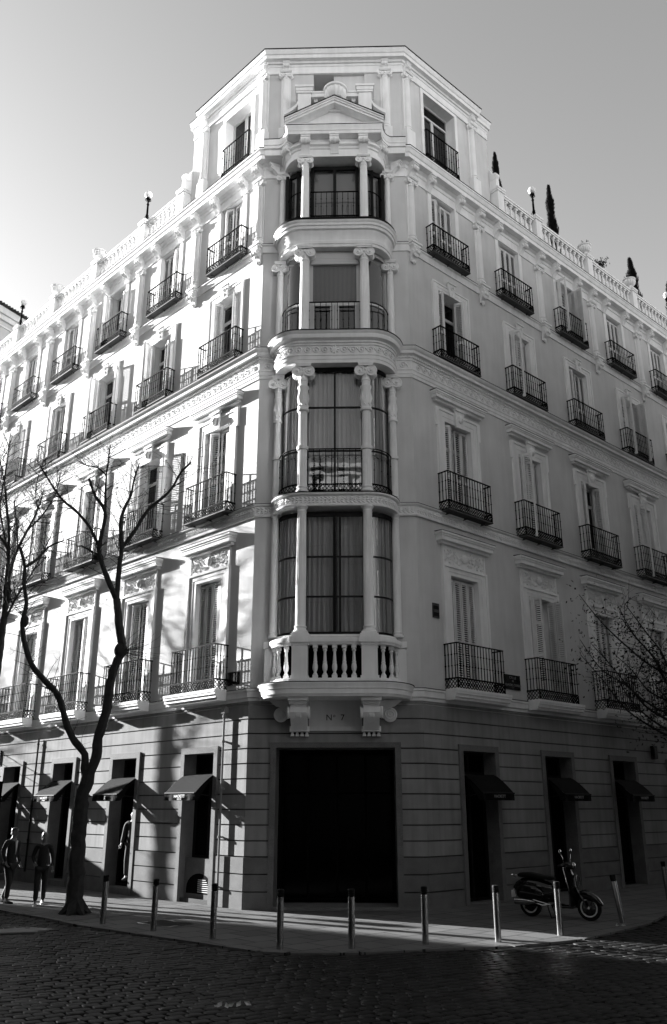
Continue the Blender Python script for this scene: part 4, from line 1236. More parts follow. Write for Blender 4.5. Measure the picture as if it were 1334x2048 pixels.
pband('entablature', [(-.04, 24.28), (.03, 24.28), (.04, 24.33), (.02, 24.34), (.02, 24.55), (.04, 24.56), (.06, 24.62), (-.04, 24.64)], M_trim)
pband('cornice', [(-.04, 24.63), (.08, 24.66), (.10, 24.72), (.22, 24.73), (.22, 24.86), (.25, 24.88), (.29, 24.98), (.30, 25.02), (-.04, 25.06)], M_trim)
pband('flashing', [(-6.2, 25.05), (.31, 25.03), (.31, 25.05), (-6.2, 25.25)], M_lead) if False else pband('flashing', [(-.5, 25.07), (.32, 25.025), (.32, 25.05), (-.5, 25.10)], M_lead)
pfoot(-.08, 25.03, 25.07, 'roof_deck', M_roof)
def ppil(mb):
    mb.box(-.19, .19, -.03, .17, 21.1, 22.0); mb.box(-.15, .15, -.03, .03, 22.0, 24.3)
    shaft(mb, 0, .03, 22.0, 23.98, .115, 22.2, None, full=False)
def pcap(mb):
    ionic(mb, 0, .03, 23.98, .105, .30, full=False); console(mb, 0, 24.66, .17, .36, .16, .02)
for fr, u in (('L', .14), ('L', 3.27), ('R', .18), ('R', 3.42), ('C', -1.55), ('C', 1.58)):
    o = link('pilaster', kit('pilaster|p', ppil), M_trim, pent, floc(fr, u), FR[fr][2]); link('capital', kit('capital|p', pcap), M_trim, o)
def pwin(fr, op, dark):
    u0, u1, z0, z1 = op; c = (u0 + u1) / 2; h = (u1 - u0) / 2
    mb = MB()
    for s in (-1, 1): x0, x1 = sorted((s * h, s * (h + .02))); mb.box(x0, x1, -.42, -.022, z0, z1)
    mb.box(-h, h, -.42, -.022, z1, z1 + .02); mb.box(-h, h, -.42, -.022, z0 - .02, z0)
    for s in (-1, 1):
        x0, x1 = sorted((s * h, s * (h + .12))); mb.box(x0, x1, -.019, .03, z0, z1 + .12)
    mb.box(-h, h, -.019, .03, z1, z1 + .12)
    w = obj('window', mb, M_trim, pent, floc(fr, c), FR[fr][2], flip=True, smooth=0)
    mb = MB(); p0, p1 = -.36, -.30
    for a, b in ((-h, -h + .09), (h - .09, h), (-.06, .06)): mb.box(a, b, p0, p1, z0, z1 - .45 if dark else z1)
    if dark: mb.box(-h, h, p0, p1 + .005, z1 - .53, z1 - .45); mb.box(-h, -h + .07, p0, p1, z1 - .45, z1); mb.box(h - .07, h, p0, p1, z1 - .45, z1)
    mb.box(-h, h, p0, p1 + .003, z1 - .07, z1)
    obj('casement', mb, M_case, w, flip=True, smooth=0)
    mb = MB(); mb.box(-h, h, -.345, -.34, z0, z1); obj('pane', mb, M_pane, w, flip=True)
    mb = MB(); railing_fn(mb, h - .01, .10, .95, z0 + .02, None); o = obj('railing', mb, M_iron, w, flip=True, smooth=0)
    mb = MB(); lattice_fn(mb, h - .01, .10, z0 - .22, z0 + .015, .11); obj('lattice_panel', mb, M_iron, w, flip=True, smooth=0)
pwin('L', PWL, False); pwin('R', PWR, True)
# recess on the chamfer: deep niche with a vent slot
mb = MB(); mb.box(-.70, -.68, -1.2, -.021, 22.0, 24.28); mb.box(.93, .95, -1.2, -.021, 22.0, 24.28); mb.box(-.70, .95, -1.2, -.021, 24.27, 24.29)
mb.box(-.04, .93, -1.2, -.10, 22.0, 24.27)
mb.box(-.70, -.04, -.6, -.55, 22.0, 23.75); mb.box(-.62, -.10, -.55, -.50, 23.45, 23.68)
obj('niche', mb, M_wall, pent, (0, 0, 0), rzC, flip=True, smooth=0)
mb = MB(); mb.box(-.52, -.14, -.498, -.49, 23.50, 23.55); obj('vent_slot', mb, M_in, pent, (0, 0, 0), rzC, flip=True, smooth=0)
# chimney pipe
mb = MB(); mb.lathe([(.16, 24.9), (.16, 25.62), (.22, 25.64), (.22, 25.72), (.05, 25.8)], (0, 0, 0), 14)
q = floc('R', 3.0, 0, -1.0); obj('chimney_pipe', mb, M_lead, pent, (q[0], q[1], 0))

# ------------------------------------------------------------------ roof balustrade
RZ = 21.115
def pier_fn(mb):
    mb.box(-.20, .20, -.20, .20, 0, .14); mb.box(-.165, .165, -.165, .165, .14, .92); mb.box(-.20, .20, -.20, .20, .92, 1.0); mb.box(-.22, .22, -.22, .22, 1.0, 1.08)
def rail_sec(L):
    def fn(mb):
        mb.box(-L / 2, L / 2, -.11, .11, 0, .10); mb.box(-L / 2, L / 2, -.08, .08, .10, .15)
        mb.box(-L / 2, L / 2, -.09, .09, .86, .93); mb.box(-L / 2, L / 2, -.12, .12, .93, 1.0)
    return fn
balme = kit('baluster|roof', baluster_fn(.71))
POFF = .10
piers = {'L': [6.62, 9.95, 13.3, 16.65, 20.0], 'R': [6.78, 10.12, 13.45, 16.8, 20.2]}
extra_b = []
for fr in 'LR':
    prev = PLN[fr] + .25
    for i, u in enumerate(piers[fr]):
        a, b = prev + (.17 if i else 0), u - .17
        L = b - a; c = (a + b) / 2
        sec = link('balustrade', kit('balustrade|%.2f' % L, rail_sec(L), smooth=0), M_trim, bld, floc(fr, c, RZ, POFF), FR[fr][2])
        n = max(2, int(round(L / .27)))
        for j in range(n):
            x = -L / 2 + L * (j + .5) / n
            if nbal < 98 and i < 4: link('baluster', balme, M_trim, sec, (x, 0, .15)); nbal += 1
            else: extra_b.append((fr, c + FR[fr][3] * x, ))
        link('pier', kit('pier|roof', pier_fn, smooth=0), M_trim, bld, floc(fr, u, RZ, POFF), FR[fr][2])
        prev = u
    # first half pier against the penthouse and its scroll console
    link('pier', kit('pier|roof', pier_fn, smooth=0), M_trim, bld, floc(fr, PLN[fr] + .22, RZ, POFF), FR[fr][2])
    mb = MB(); mb.box(-.09, .09, -.2, .2, 0, .3); mb.lathe([(.13, -.09), (.15, -.07), (.15, .07), (.13, .09)], (0, .10, .45), 14, axis='x')
    mb.prism([(-.2, .3), (.2, .3), (.22, .5), (.05, .62), (-.08, .85), (-.2, .95)], 'x', -.07, .07)
    q = floc(fr, PLN[fr] + .10, RZ + 1.08, POFF - .05)
    obj('scroll_console', mb, M_trim, bld, q, FR[fr][2], flip=True)
if extra_b:
    mb = MB()
    src = MB(); baluster_fn(.71)(src)
    for fr, u in extra_b:
        q = floc(fr, u, RZ + .15, POFF)
        mb.add([(q[0] + v[0], q[1] + v[1], q[2] + v[2]) for v in src.v], src.f)
    tag(obj('baluster', mb, M_trim, bld), kind='stuff')

mb = MB(); mb.box(5.6, 20, -6.0, -2.6, 21.03, 23.55)
obj('added_roof_block', mb, M_wall, bld, floc('R', 0), FR['R'][2], flip=True, smooth=0)  # unseen block added to keep the sun off the right balustrade
# ------------------------------------------------------------------ things on the roof
def wthing(name, label, cat, fr, u, z, p, group=None, rz=None):
    return thing(name, label, cat, wloc(fr, u, z, p), FR[fr][2] if rz is None else rz, group)
def lamp_fn(mb):
    mb.lathe([(.13, 0), (.15, .03), (.12, .08), (.05, .14), (.045, .3), (.06, .34), (.04, .38), (.036, .78), (.055, .82), (.035, .86), (.03, .96), (.07, 1.02), (.085, 1.08), (.05, 1.12)], (0, 0, 0), 14)
    for i in range(4):
        a = i * math.pi / 2 + .5
        mb.tube([(.04 * math.cos(a), .04 * math.sin(a), .32), (.11 * math.cos(a), .11 * math.sin(a), .16), (.12 * math.cos(a), .12 * math.sin(a), .02)], .012, 5)
        mb.tube([(.04 * math.cos(a), .04 * math.sin(a), .95), (.10 * math.cos(a), .10 * math.sin(a), 1.0), (.075 * math.cos(a), .075 * math.sin(a), 1.09)], .014, 5)
def globe_fn(mb): mb.ball((0, 0, 1.25), .14, 20, 14); 
LZ = RZ + 1.08
L_LAMP = {('L', 0): 'black iron globe lamp on the left balustrade, the one nearest the penthouse', ('L', 3): 'black iron globe lamp farther down the left balustrade, beside the dark tiled neighbouring roof',
          ('R', 0): 'black iron globe lamp on the right balustrade, standing between two cypresses', ('R', 3): 'black iron globe lamp at the far right end of the balustrade, against the picture edge'}
for (fr, i), lb in L_LAMP.items():
    t = wthing('roof_lamp', lb, 'lamp', fr, piers[fr][i], LZ, POFF, 'globe lamps along the roof balustrade')
    link('post', kit('post|lamp', lamp_fn), M_iron, t); link('globe', kit('globe|lamp', globe_fn, smooth=60), M_globe, t)
L_URN = {('L', 1): 'white stone urn on the left balustrade, nearer of the two between the lamps', ('L', 2): 'white stone urn on the left balustrade, farther of the two between the lamps', ('L', 4): 'white stone urn at the far left end of the balustrade, beyond the far lamp',
         ('R', 1): 'fluted white urn with dry sprigs on the right balustrade pier', ('R', 2): 'fluted white urn in front of a cypress on the right balustrade'}
urnme = kit('stone_urn|roof', lambda mb: urn_fn(.72)(mb))
for (fr, i), lb in L_URN.items():
    t = wthing('stone_urn', lb, 'urn', fr, piers[fr][i], LZ, POFF, 'stone urns along the roof balustrade')
    link('bowl', urnme, M_trim, t)
    if fr == 'R':
        rnd = random.Random(i); mb = MB()
        for k in range(26 if i == 1 else 60):
            a = rnd.uniform(0, 6.3); r = rnd.uniform(0, .2); h = rnd.uniform(.03, .16 if i == 1 else .2)
            leaf(mb, (r * math.cos(a), r * math.sin(a), .52 + h), rnd.uniform(0, 6.3), .05, .025, .02)
            if k % 5 == 0: mb.tube([(r * math.cos(a), r * math.sin(a), .50), (r * 1.2 * math.cos(a), r * 1.2 * math.sin(a), .52 + h)], .005, 4)
        obj('plant', mb, M_cyp, t, smooth=0)
def cypress(label, fr, u, back, z0, z1, rad, seed, lean=0):
    t = wthing('cypress_tree', label, 'cypress', fr, u, z0, -back, 'cypresses on the roof terrace')
    rnd = random.Random(seed); mb = MB(); H = z1 - z0
    for k in range(2600):
        f = rnd.random() ** .85; r = rad * (1 - f) ** .42 * min(1, .35 + f * 4) * (1 + .18 * math.sin(f * 23 + seed)) ; a = rnd.uniform(0, 2 * math.pi); rr = r * rnd.uniform(.55, 1.06)
        c = Vector((rr * math.cos(a) + lean * f, rr * math.sin(a), .3 + f * (H - .3)))
        s = rnd.uniform(.03, .06); d = Vector((math.cos(a) * .4, math.sin(a) * .4, 1)).normalized() * s * 1.8; e = Vector((-math.sin(a), math.cos(a), rnd.uniform(-.5, .5))).normalized() * s * .6
        mb.add([tuple(c - d), tuple(c + e), tuple(c + d), tuple(c - e)], [(0, 1, 2, 3)])
    obj('foliage', mb, M_cyp, t, smooth=0, recalc=False)
    mb = MB(); mb.tube([(0, 0, 0), (lean * .5, 0, H * .5), (lean * .95, 0, H * .95)], [rad * .35, rad * .3, .02], 8); mb.lathe([(.2, 0), (.26, .4), (.28, .42)], (0, 0, -.3), 14); obj('trunk', mb, M_bark, t)
cypress('slim dark cypress close beside the right end of the penthouse', 'R', 5.85, .75, RZ, 25.1, .21, 1)
cypress('tall dark cypress on the right roof, between the lamp and the first urn', 'R', 9.62, .9, RZ, 25.85, .27, 2)
cypress('leaning dark cypress behind the second urn on the right', 'R', 16.25, 1.0, RZ, 25.55, .36, 3, -.22)
cypress('dark cypress at the far right edge, behind the end lamp', 'R', 20.2, 1.2, RZ, 26.3, .40, 4)
t = wthing('roof_shrub', 'small dark leafy shrub peeping over the right balustrade between the two urns', 'shrub', 'R', 12.5, RZ + .9, -.6)
rnd = random.Random(4); mb = MB()
for k in range(160):
    c = Vector((rnd.gauss(.1, .13), rnd.gauss(0, .12), 1.45 + rnd.gauss(0, .09))); leaf(mb, tuple(c), rnd.uniform(0, 6.3), .05, .03, .02)
obj('foliage', mb, M_cyp, t, smooth=0, recalc=False); mb = MB(); mb.tube([(0, 0, -.9), (.02, 0, .8), (.1, 0, 1.4)], .02, 6); obj('stem', mb, M_bark, t)

# ------------------------------------------------------------------ signs and pipes
t = wthing('street_sign', 'dark tiled street name sign reading CALLE DE CLAUDIO COELLO on the right facade', 'street sign', 'R', 3.68, 5.42, .0)
mb = MB(); mb.box(-.36, .36, .002, .025, -.20, .20); obj('plate', mb, M_carp, t, flip=True, smooth=0)
text_on('lettering', 'CALLE', .10, M_lettersh, t, (.02, -.028, .12), depth=.002, spacing=1.1); text_on('lettering', 'DE', .06, M_lettersh, t, (.02, -.028, .03), depth=.002)
text_on('lettering', 'CLAUDIO COELLO', .085, M_lettersh, t, (.02, -.028, -.08), depth=.002)
t = wthing('street_sign', 'dark glossy street name sign on the left facade beside the first balcony', 'street sign', 'L', .64, 5.25, .0)
mb = MB(); mb.box(-.24, .24, .002, .025, -.17, .17); obj('plate', mb, M_carp, t, flip=True, smooth=0)
t = wthing('wall_plaque', 'small rectangular bronze plaque left of the first shuttered window on the right facade', 'plaque', 'R', .62, 6.96, 0)
mb = MB(); mb.box(-.12, .12, .002, .03, -.19, .19); obj('plate', mb, mat('aged bronze', .03, .5, var=.6, vscale=9), t, flip=True, smooth=0)
mb = MB(); mb.box(-.10, .10, .03, .034, .03, .12); mb.box(-.10, .10, .03, .034, -.15, -.05); obj('inscription', mb, M_lead, t, flip=True, smooth=0)
t = wthing('gas_plate', 'tiny pale metal plate on the right facade between the second and third windows', 'plate', 'R', 6.72, 6.05, 0)
mb = MB(); mb.box(-.09, .09, .002, .02, -.10, .10); obj('plate', mb, M_shut, t, flip=True, smooth=0); mb = MB(); mb.box(-.05, .04, .02, .024, -.02, .03); obj('mark', mb, M_lead, t, flip=True, smooth=0)
t = wthing('alarm_box', 'small dark box high on the ground storey near the right edge', 'alarm box', 'R', 10.95, 3.85, .03)
mb = MB(); mb.box(-.12, .12, 0, .1, -.2, .2); mb.box(-.09, .09, .1, .12, -.16, .16); obj('case', mb, M_lead, t, flip=True, smooth=0)
# drain pipe on the left ground storey, with a small camera box above
mb = MB(); mb.tube([(0, .115, .0), (0, .115, 4.4)], .028, 10)
for z in (.4, 1.5, 2.6, 3.7, 4.3): mb.tube([(0, .115, z), (0, .115, z + .05)], .048, 10); mb.box(-.02, .02, .02, .1, z, z + .04)
mb.box(-.07, .07, .03, .16, 4.40, 4.56)
obj('drain_pipe', mb, M_rust, bld, floc('L', .82), rzL, flip=True)
mb = MB(); mb.tube([(0, .10, .3), (0, .10, 4.3)], .03, 8); 
for z in (1.2, 2.2, 3.2, 4.1): mb.tube([(0, .10, z), (0, .10, z + .05)], .042, 8)
obj('drain_pipe', mb, M_lead, bld, floc('L', 10.6), rzL, flip=True)
# projecting dark shop sign on a bracket at the far left
t = wthing('hanging_sign', 'black projecting sign on an iron bracket high at the left edge', 'sign', 'L', 13.4, 3.75, 0)
mb = MB(); mb.tube([(0, .05, .2), (0, .75, .2)], .015, 6); mb.tube([(0, .05, -.1), (0, .75, -.1)], .012, 6); mb.tube([(0, .05, -.2), (0, .05, .3)], .02, 6); obj('bracket', mb, M_iron, t, flip=True)
mb = MB(); mb.box(-.025, .025, .76, 1.35, -.22, .30); obj('panel', mb, M_iron, t, flip=True, smooth=0)
# framed poster board on a post by the kerb, left edge
t = thing('information_board', 'dark framed information board with rows of pale lettering at the left edge', 'board', (-7.62, 20.45, 0), R(-38))
mb = MB(); mb.tube([(-.5, 0, 0), (-.5, 0, 2.2)], .035, 8); obj('post', mb, M_iron, t)
mb = MB(); mb.box(-.62, .10, -.03, .03, 1.95, 2.75); obj('frame', mb, M_iron, t, smooth=0)
for z, s, tx in ((2.60, .11, 'TOD'), (2.36, .15, 'OW'), (2.14, .11, 'LO')): text_on('lettering', tx, s, M_lettersh, t, (-.16, -.034, z), depth=.002)
mb = MB(); 
for i in range(4): mb.box(-.48, .03, -.035, -.031, 1.99 + .02 * i, 1.998 + .02 * i)
mb.box(-.56, .06, -.036, -.031, 2.69, 2.70); mb.box(-.56, .06, -.036, -.031, 1.975, 1.98); mb.box(.05, .06, -.036, -.031, 1.98, 2.69); mb.box(-.56, -.55, -.036, -.031, 1.98, 2.69)
obj('ruled_lines', mb, M_lettersh, t, smooth=0)

# ------------------------------------------------------------------ shop display: dressed mannequins behind the glass
def skin_obj(name, verts, edges, m, parent=None, loc=(0, 0, 0), rz=0, levels=2, root=0):
    me = bpy.data.meshes.new(name)
    me.from_pydata([tuple(v[:3]) for v in verts], edges, [])
    o = bpy.data.objects.new(name, me); col.objects.link(o)
    md = o.modifiers.new('skin', 'SKIN'); md.use_smooth_shade = True; md.branch_smoothing = .3
    sv = me.skin_vertices[0].data if len(me.skin_vertices) else None
    if sv is None:
        bm = bmesh.new(); bm.from_mesh(me); lay = bm.verts.layers.skin.verify(); bm.to_mesh(me); bm.free(); sv = me.skin_vertices[0].data
    for i, v in enumerate(verts):
        r = v[3]; sv[i].radius = (r, v[4] if len(v) > 4 else r); sv[i].use_root = (i == root)
    o.modifiers.new('sub', 'SUBSURF').levels = levels; o.modifiers['sub'].render_levels = levels
    dg = bpy.context.evaluated_depsgraph_get(); dg.update()
    nm = bpy.data.meshes.new_from_object(o.evaluated_get(dg)); nm.name = name
    bpy.data.objects.remove(o); nm.polygons.foreach_set('use_smooth', [True] * len(nm.polygons))
    nm.materials.clear()
    return link(name, nm, m, parent, loc, rz)
def face(t, hx, hy, hz, yaw, s=1.0, m=None):
    """nose, brows, lips and ears on a head centred at (hx,hy,hz), looking along yaw (0 = -Y)"""
    pass
def person(label, loc, rz, H, jacket, hairm, pose, woman=False, cat='person', nm='person', skinm=None, hat=False):
    """figure facing local -Y. pose: dict with foot offsets, elbow, hands"""
    t = thing(nm, label, cat, loc, rz)
    k = H / 1.75; P = pose; skm = skinm or M_skin
    hip, ch, sh, nk, hd = .93 * k, 1.28 * k, 1.42 * k, 1.50 * k, 1.63 * k
    sw = (.17 if woman else .195) * k; hw = .085 * k
    V = []; E = []
    def v(x, y, z, r, r2=None): V.append((x, y, z, r * k, (r2 or r) * k)); return len(V) - 1
    def e(a, b): E.append((a, b))
    p = v(0, 0, hip, .14, .11); w_ = v(0, .0, 1.08 * k, .12, .09); c_ = v(0, -.01, ch, .145, .105); n0 = v(0, -.005, sh + .02 * k, .075, .06); n1 = v(0, -.01, nk, .05, .052)
    hx, hy = P.get('head', (0, -.03))
    h0 = v(hx * .6, hy - .01, 1.555 * k, .062, .066); h1 = v(hx, hy - .015, hd, .072, .086); h2 = v(hx, hy + .01, 1.70 * k, .058, .068)
    for a, b in ((p, w_), (w_, c_), (c_, n0), (n0, n1), (n1, h0), (h0, h1), (h1, h2)): e(a, b)
    # legs
    feet = P['feet']
    legs = []
    for s, (fx, fy, kx, ky) in zip((-1, 1), feet):
        a = v(s * hw, 0, .86 * k, .085); b = v(kx, ky, .48 * k, .055); c = v(fx, fy + .02, .10 * k, .036); d = v(fx, fy - .03, .045 * k, .035); f = v(fx, fy - .15 * k, .03 * k, .032, .026)
        e(p, a); e(a, b); e(b, c); e(c, d); e(d, f); legs.append((a, b, c))
    arms = []
    for s, (ex, ey, ez, wx, wy, wz) in zip((-1, 1), P['arms']):
        a = v(s * sw, 0, sh - .02 * k, .055); b = v(ex, ey, ez, .042); c = v(wx, wy, wz, .027, .022)
        e(n0, a); e(a, b); e(b, c)
        d = Vector((wx - ex, wy - ey, wz - ez)).normalized(); side = Vector((1, 0, 0)) if abs(d.x) < .7 else Vector((0, 1, 0))
        side = (side - d * side.dot(d)).normalized(); nrm = d.cross(side)
        pm = Vector((wx, wy, wz)) + d * .055 * k; q = v(pm.x, pm.y, pm.z, .030, .016); e(c, q)
        for j, (o_, L_) in enumerate(((-.026, .070), (-.009, .080), (.009, .075), (.025, .058))):
            f0 = pm + d * .04 * k + side * o_ * k; f1 = f0 + d * L_ * .55 * k + nrm * .012 * k; f2 = f1 + d * L_ * .4 * k + nrm * .028 * k
            i0 = v(*f0, .0085); i1 = v(*f1, .008); i2 = v(*f2, .0065); e(q, i0); e(i0, i1); e(i1, i2)
        t0 = Vector((wx, wy, wz)) + d * .03 * k - side * .03 * k; t1 = t0 + d * .03 * k - side * .02 * k; t2 = t1 + d * .03 * k
        i0 = v(*t0, .010); i1 = v(*t1, .0085); i2 = v(*t2, .007); e(q, i0); e(i0, i1); e(i1, i2)
        arms.append((a, b, c))
    skin_obj('body', V, E, skm, t, levels=1)
    # face details
    mb = MB(); fz = 1.635 * k; fy = hy - .092 * k
    mb.prism([(hx - .013 * k, fz - .035 * k), (hx + .013 * k, fz - .035 * k), (hx + .006 * k, fz + .02 * k), (hx - .006 * k, fz + .02 * k)], 'y', fy - .022 * k, fy + .02)
    for s in (-1, 1): mb.ball((hx + s * .074 * k, hy - .0, fz - .01 * k), .022 * k, 8, 6, (.4, .8, 1.3))
    mb.ball((hx, fy + .004, fz - .058 * k), .016 * k, 8, 5, (1.4, .5, .45))
    obj('face_features', mb, skm, t)
    if nm == 'person':
        mb = MB()
        for s in (-1, 1):
            mb.ball((hx + s * .028 * k, fy + .010, fz + .012 * k), .010 * k, 8, 6, (1.2, .6, .7)); mb.box(hx + s * .028 * k - .016 * k, hx + s * .028 * k + .016 * k, fy + .002, fy + .015, fz + .026 * k, fz + .031 * k)
        obj('eyes', mb, M_hair, t)
        # hair
        mb = MB(); rows = []
        for i in range(9):
            a = i / 8; 
            z = 1.745 * k - a * (.16 if not woman else .42) * k
            rr = .085 * k * math.sin(min(1, (a + .08) * (3.2 if not woman else 6)) * math.pi / 2) * (1 if not woman else 1 - .15 * max(0, a - .5))
            rows.append([(hx + rr * .92 * math.cos(u), hy + .012 + rr * 1.12 * math.sin(u) * (1.0 if math.sin(u) > 0 else (1 if a < .3 else .25)) + (.02 * a if woman else 0), z) for u in [2 * math.pi * j / 18 for j in range(18)]])
        mb.grid(rows, closed_v=True, caps=True); obj('hair', mb, hairm, t)
    # jacket
    J = []; JE = []
    def jv(x, y, z, r, r2): J.append((x, y, z, r * k, r2 * k)); return len(J) - 1
    a = jv(0, .0, .80 * k, .17, .13); b = jv(0, 0, 1.05 * k, .155 if not woman else .14, .12); c = jv(0, -.005, 1.28 * k, .175 if not woman else .155, .125); d = jv(0, .0, 1.44 * k, .09, .075)
    JE += [(a, b), (b, c), (c, d)]
    for i, s in enumerate((-1, 1)):
        q = V[arms[i][0]], V[arms[i][1]], V[arms[i][2]]
        x0 = jv(q[0][0], q[0][1], q[0][2], .075, .07); x1 = jv(q[1][0], q[1][1], q[1][2], .058, .058); x2 = jv(q[2][0], q[2][1], q[2][2], .045, .045)
        JE += [(d, x0), (x0, x1), (x1, x2)]
    skin_obj('jacket', J, JE, jacket, t, levels=1)
    # trousers
    J = []; JE = []
    a = jv(0, 0, .93 * k, .15, .12)
    for i in range(2):
        q = V[legs[i][0]], V[legs[i][1]], V[legs[i][2]]
        x0 = jv(q[0][0], q[0][1], q[0][2], .095, .10); x1 = jv(q[1][0], q[1][1], q[1][2], .072, .075); x2 = jv(q[2][0], q[2][1], .09 * k, .06, .065)
        JE += [(a, x0), (x0, x1), (x1, x2)]
    skin_obj('trousers', J, JE, M_cloth, t, levels=1)
    for i, (fx, fy, kx, ky) in enumerate(feet):
        mb = MB(); rows = []
        for j in range(7):
            f = j / 6; y = fy + .075 * k - f * .28 * k; w2 = .040 * k * (1 + .25 * math.sin(f * math.pi)) * (1 - .35 * max(0, f - .8) * 5); h = (.085 - .045 * f) * k
            rows.append([(fx - w2, y, .0), (fx - w2, y, h * .6), (fx - w2 * .6, y, h), (fx + w2 * .6, y, h), (fx + w2, y, h * .6), (fx + w2, y, .0)])
        mb.grid(rows, closed_v=True, caps=True); obj('shoe', mb, M_shirt if woman else M_cloth, t)
    if not woman and nm == 'person':
        mb = MB(); mb.prism([(-.035 * k, 1.44 * k), (.035 * k, 1.44 * k), (.0, 1.12 * k)], 'y', -.150 * k, -.128 * k); obj('shirt', mb, M_shirt, t)
    return t
POSE_M = dict(head=(.01, -.03), feet=[(-.10, -.12, -.10, -.12), (.10, .22, .10, .06)], arms=[(-.235, .05, 1.13, -.235, -.10, .93), (.235, .06, 1.13, .24, -.06, .90)])
POSE_W = dict(head=(.0, -.03), feet=[(-.07, -.16, -.07, -.14), (.08, .24, .08, .05)], arms=[(-.235, .10, 1.06, -.16, -.07, .93), (.22, .04, 1.06, .245, -.05, .84)])
person('dark-haired man in a dark jacket over a pale shirt, seen from the side', (-7.93, 22.65, 0), R(62), 1.72, M_cloth, M_hair, POSE_M)
person('woman with long light hair in a dark coat, walking with hands in her pockets', (-7.02, 22.25, 0), R(15), 1.62, M_cloth, M_hairl, POSE_W, woman=True)
POSE_MN = dict(head=(0, -.02), feet=[(-.1, -.05, -.1, -.06), (.1, .08, .1, .02)], arms=[(-.27, .04, 1.14, -.27, -.08, .92), (.27, .04, 1.14, .27, -.08, .92)])
q = wloc('L', wc('L', 0, 1) - .36, .34, -.14)
person('pale headed mannequin in a dark coat in the second left doorway from the corner', q, rzL + R(35), 1.78, M_cloth, M_hair, POSE_MN, cat='mannequin', nm='mannequin', skinm=M_mann)

# ------------------------------------------------------------------ trees
def tree_tubes(mb, branches, seg=8, rnd=None, knob=.18):
    for pts, r0, r1 in branches:
        P = [Vector(p) for p in pts]; out = []; rad = []
        # Catmull-Rom refinement with slight irregularity
        for i in range(len(P) - 1):
            p0, p1, p2, p3 = P[max(i - 1, 0)], P[i], P[i + 1], P[min(i + 2, len(P) - 1)]
            m = max(2, int((p2 - p1).length / .12))
            for j in range(m):
                s = j / m
                q = .5 * ((2 * p1) + (-p0 + p2) * s + (2 * p0 - 5 * p1 + 4 * p2 - p3) * s * s + (-p0 + 3 * p1 - 3 * p2 + p3) * s ** 3)
                f = (i + s) / (len(P) - 1); r = r0 + (r1 - r0) * f
                out.append(q + Vector((rnd.gauss(0, 1), rnd.gauss(0, 1), 0)) * r * .06); rad.append(r * (1 + rnd.uniform(-knob, knob) * .45))
        out.append(P[-1]); rad.append(r1)
        mb.tube(out, rad, seg, rough=.07 if seg > 7 else 0, rnd=rnd)
def twigs(mb, branches, rnd, n, lmin, lmax, up=.5, droop=.3):
    for pts, r0, r1 in branches:
        P = [Vector(p) for p in pts]; tot = sum((P[i + 1] - P[i]).length for i in range(len(P) - 1))
        for k in range(int(n * tot)):
            f = rnd.uniform(.12, 1) * (len(P) - 1); i = min(int(f), len(P) - 2); q = P[i].lerp(P[i + 1], f - i)
            d = (P[i + 1] - P[i]).normalized(); a = rnd.uniform(0, 6.3)
            side = d.orthogonal().normalized(); side = (side * math.cos(a) + d.cross(side) * math.sin(a))
            v = (side + d * .5 + Vector((0, 0, up * rnd.uniform(0, 1)))).normalized(); L = rnd.uniform(lmin, lmax); m = 6; pp = [q]
            bend = Vector((rnd.gauss(0, .35), rnd.gauss(0, .35), rnd.uniform(-droop, .35)))
            for j in range(m): v = (v + bend * .25).normalized(); q = q + v * L / m; pp.append(q)
            w = rnd.uniform(.007, .012); mb.tube(pp, [w * (1 - .75 * j / m) for j in range(m + 1)], 3)
            if rnd.random() < .7:
                for rr in range(rnd.randint(1, 3)):
                    j = rnd.randint(2, m - 1); q2 = pp[j]; v2 = (v + Vector((rnd.gauss(0, .8), rnd.gauss(0, .8), rnd.gauss(0, .5)))).normalized(); p3 = [q2]
                    for j2 in range(4): v2 = (v2 + bend * .3).normalized(); q2 = q2 + v2 * L * .12; p3.append(q2)
                    mb.tube(p3, [w * .5 * (1 - .6 * j2 / 4) for j2 in range(5)], 3)
def seedpods(mb, branches, rnd, n):
    for pts, r0, r1 in branches:
        for k in range(n):
            i = rnd.randrange(len(pts) - 1); q = Vector(pts[i]).lerp(Vector(pts[i + 1]), rnd.random()) + Vector((rnd.gauss(0, .35), rnd.gauss(0, .35), rnd.gauss(0, .3)))
            leaf(mb, tuple(q), rnd.uniform(0, 6.3), .03, .010, .008)
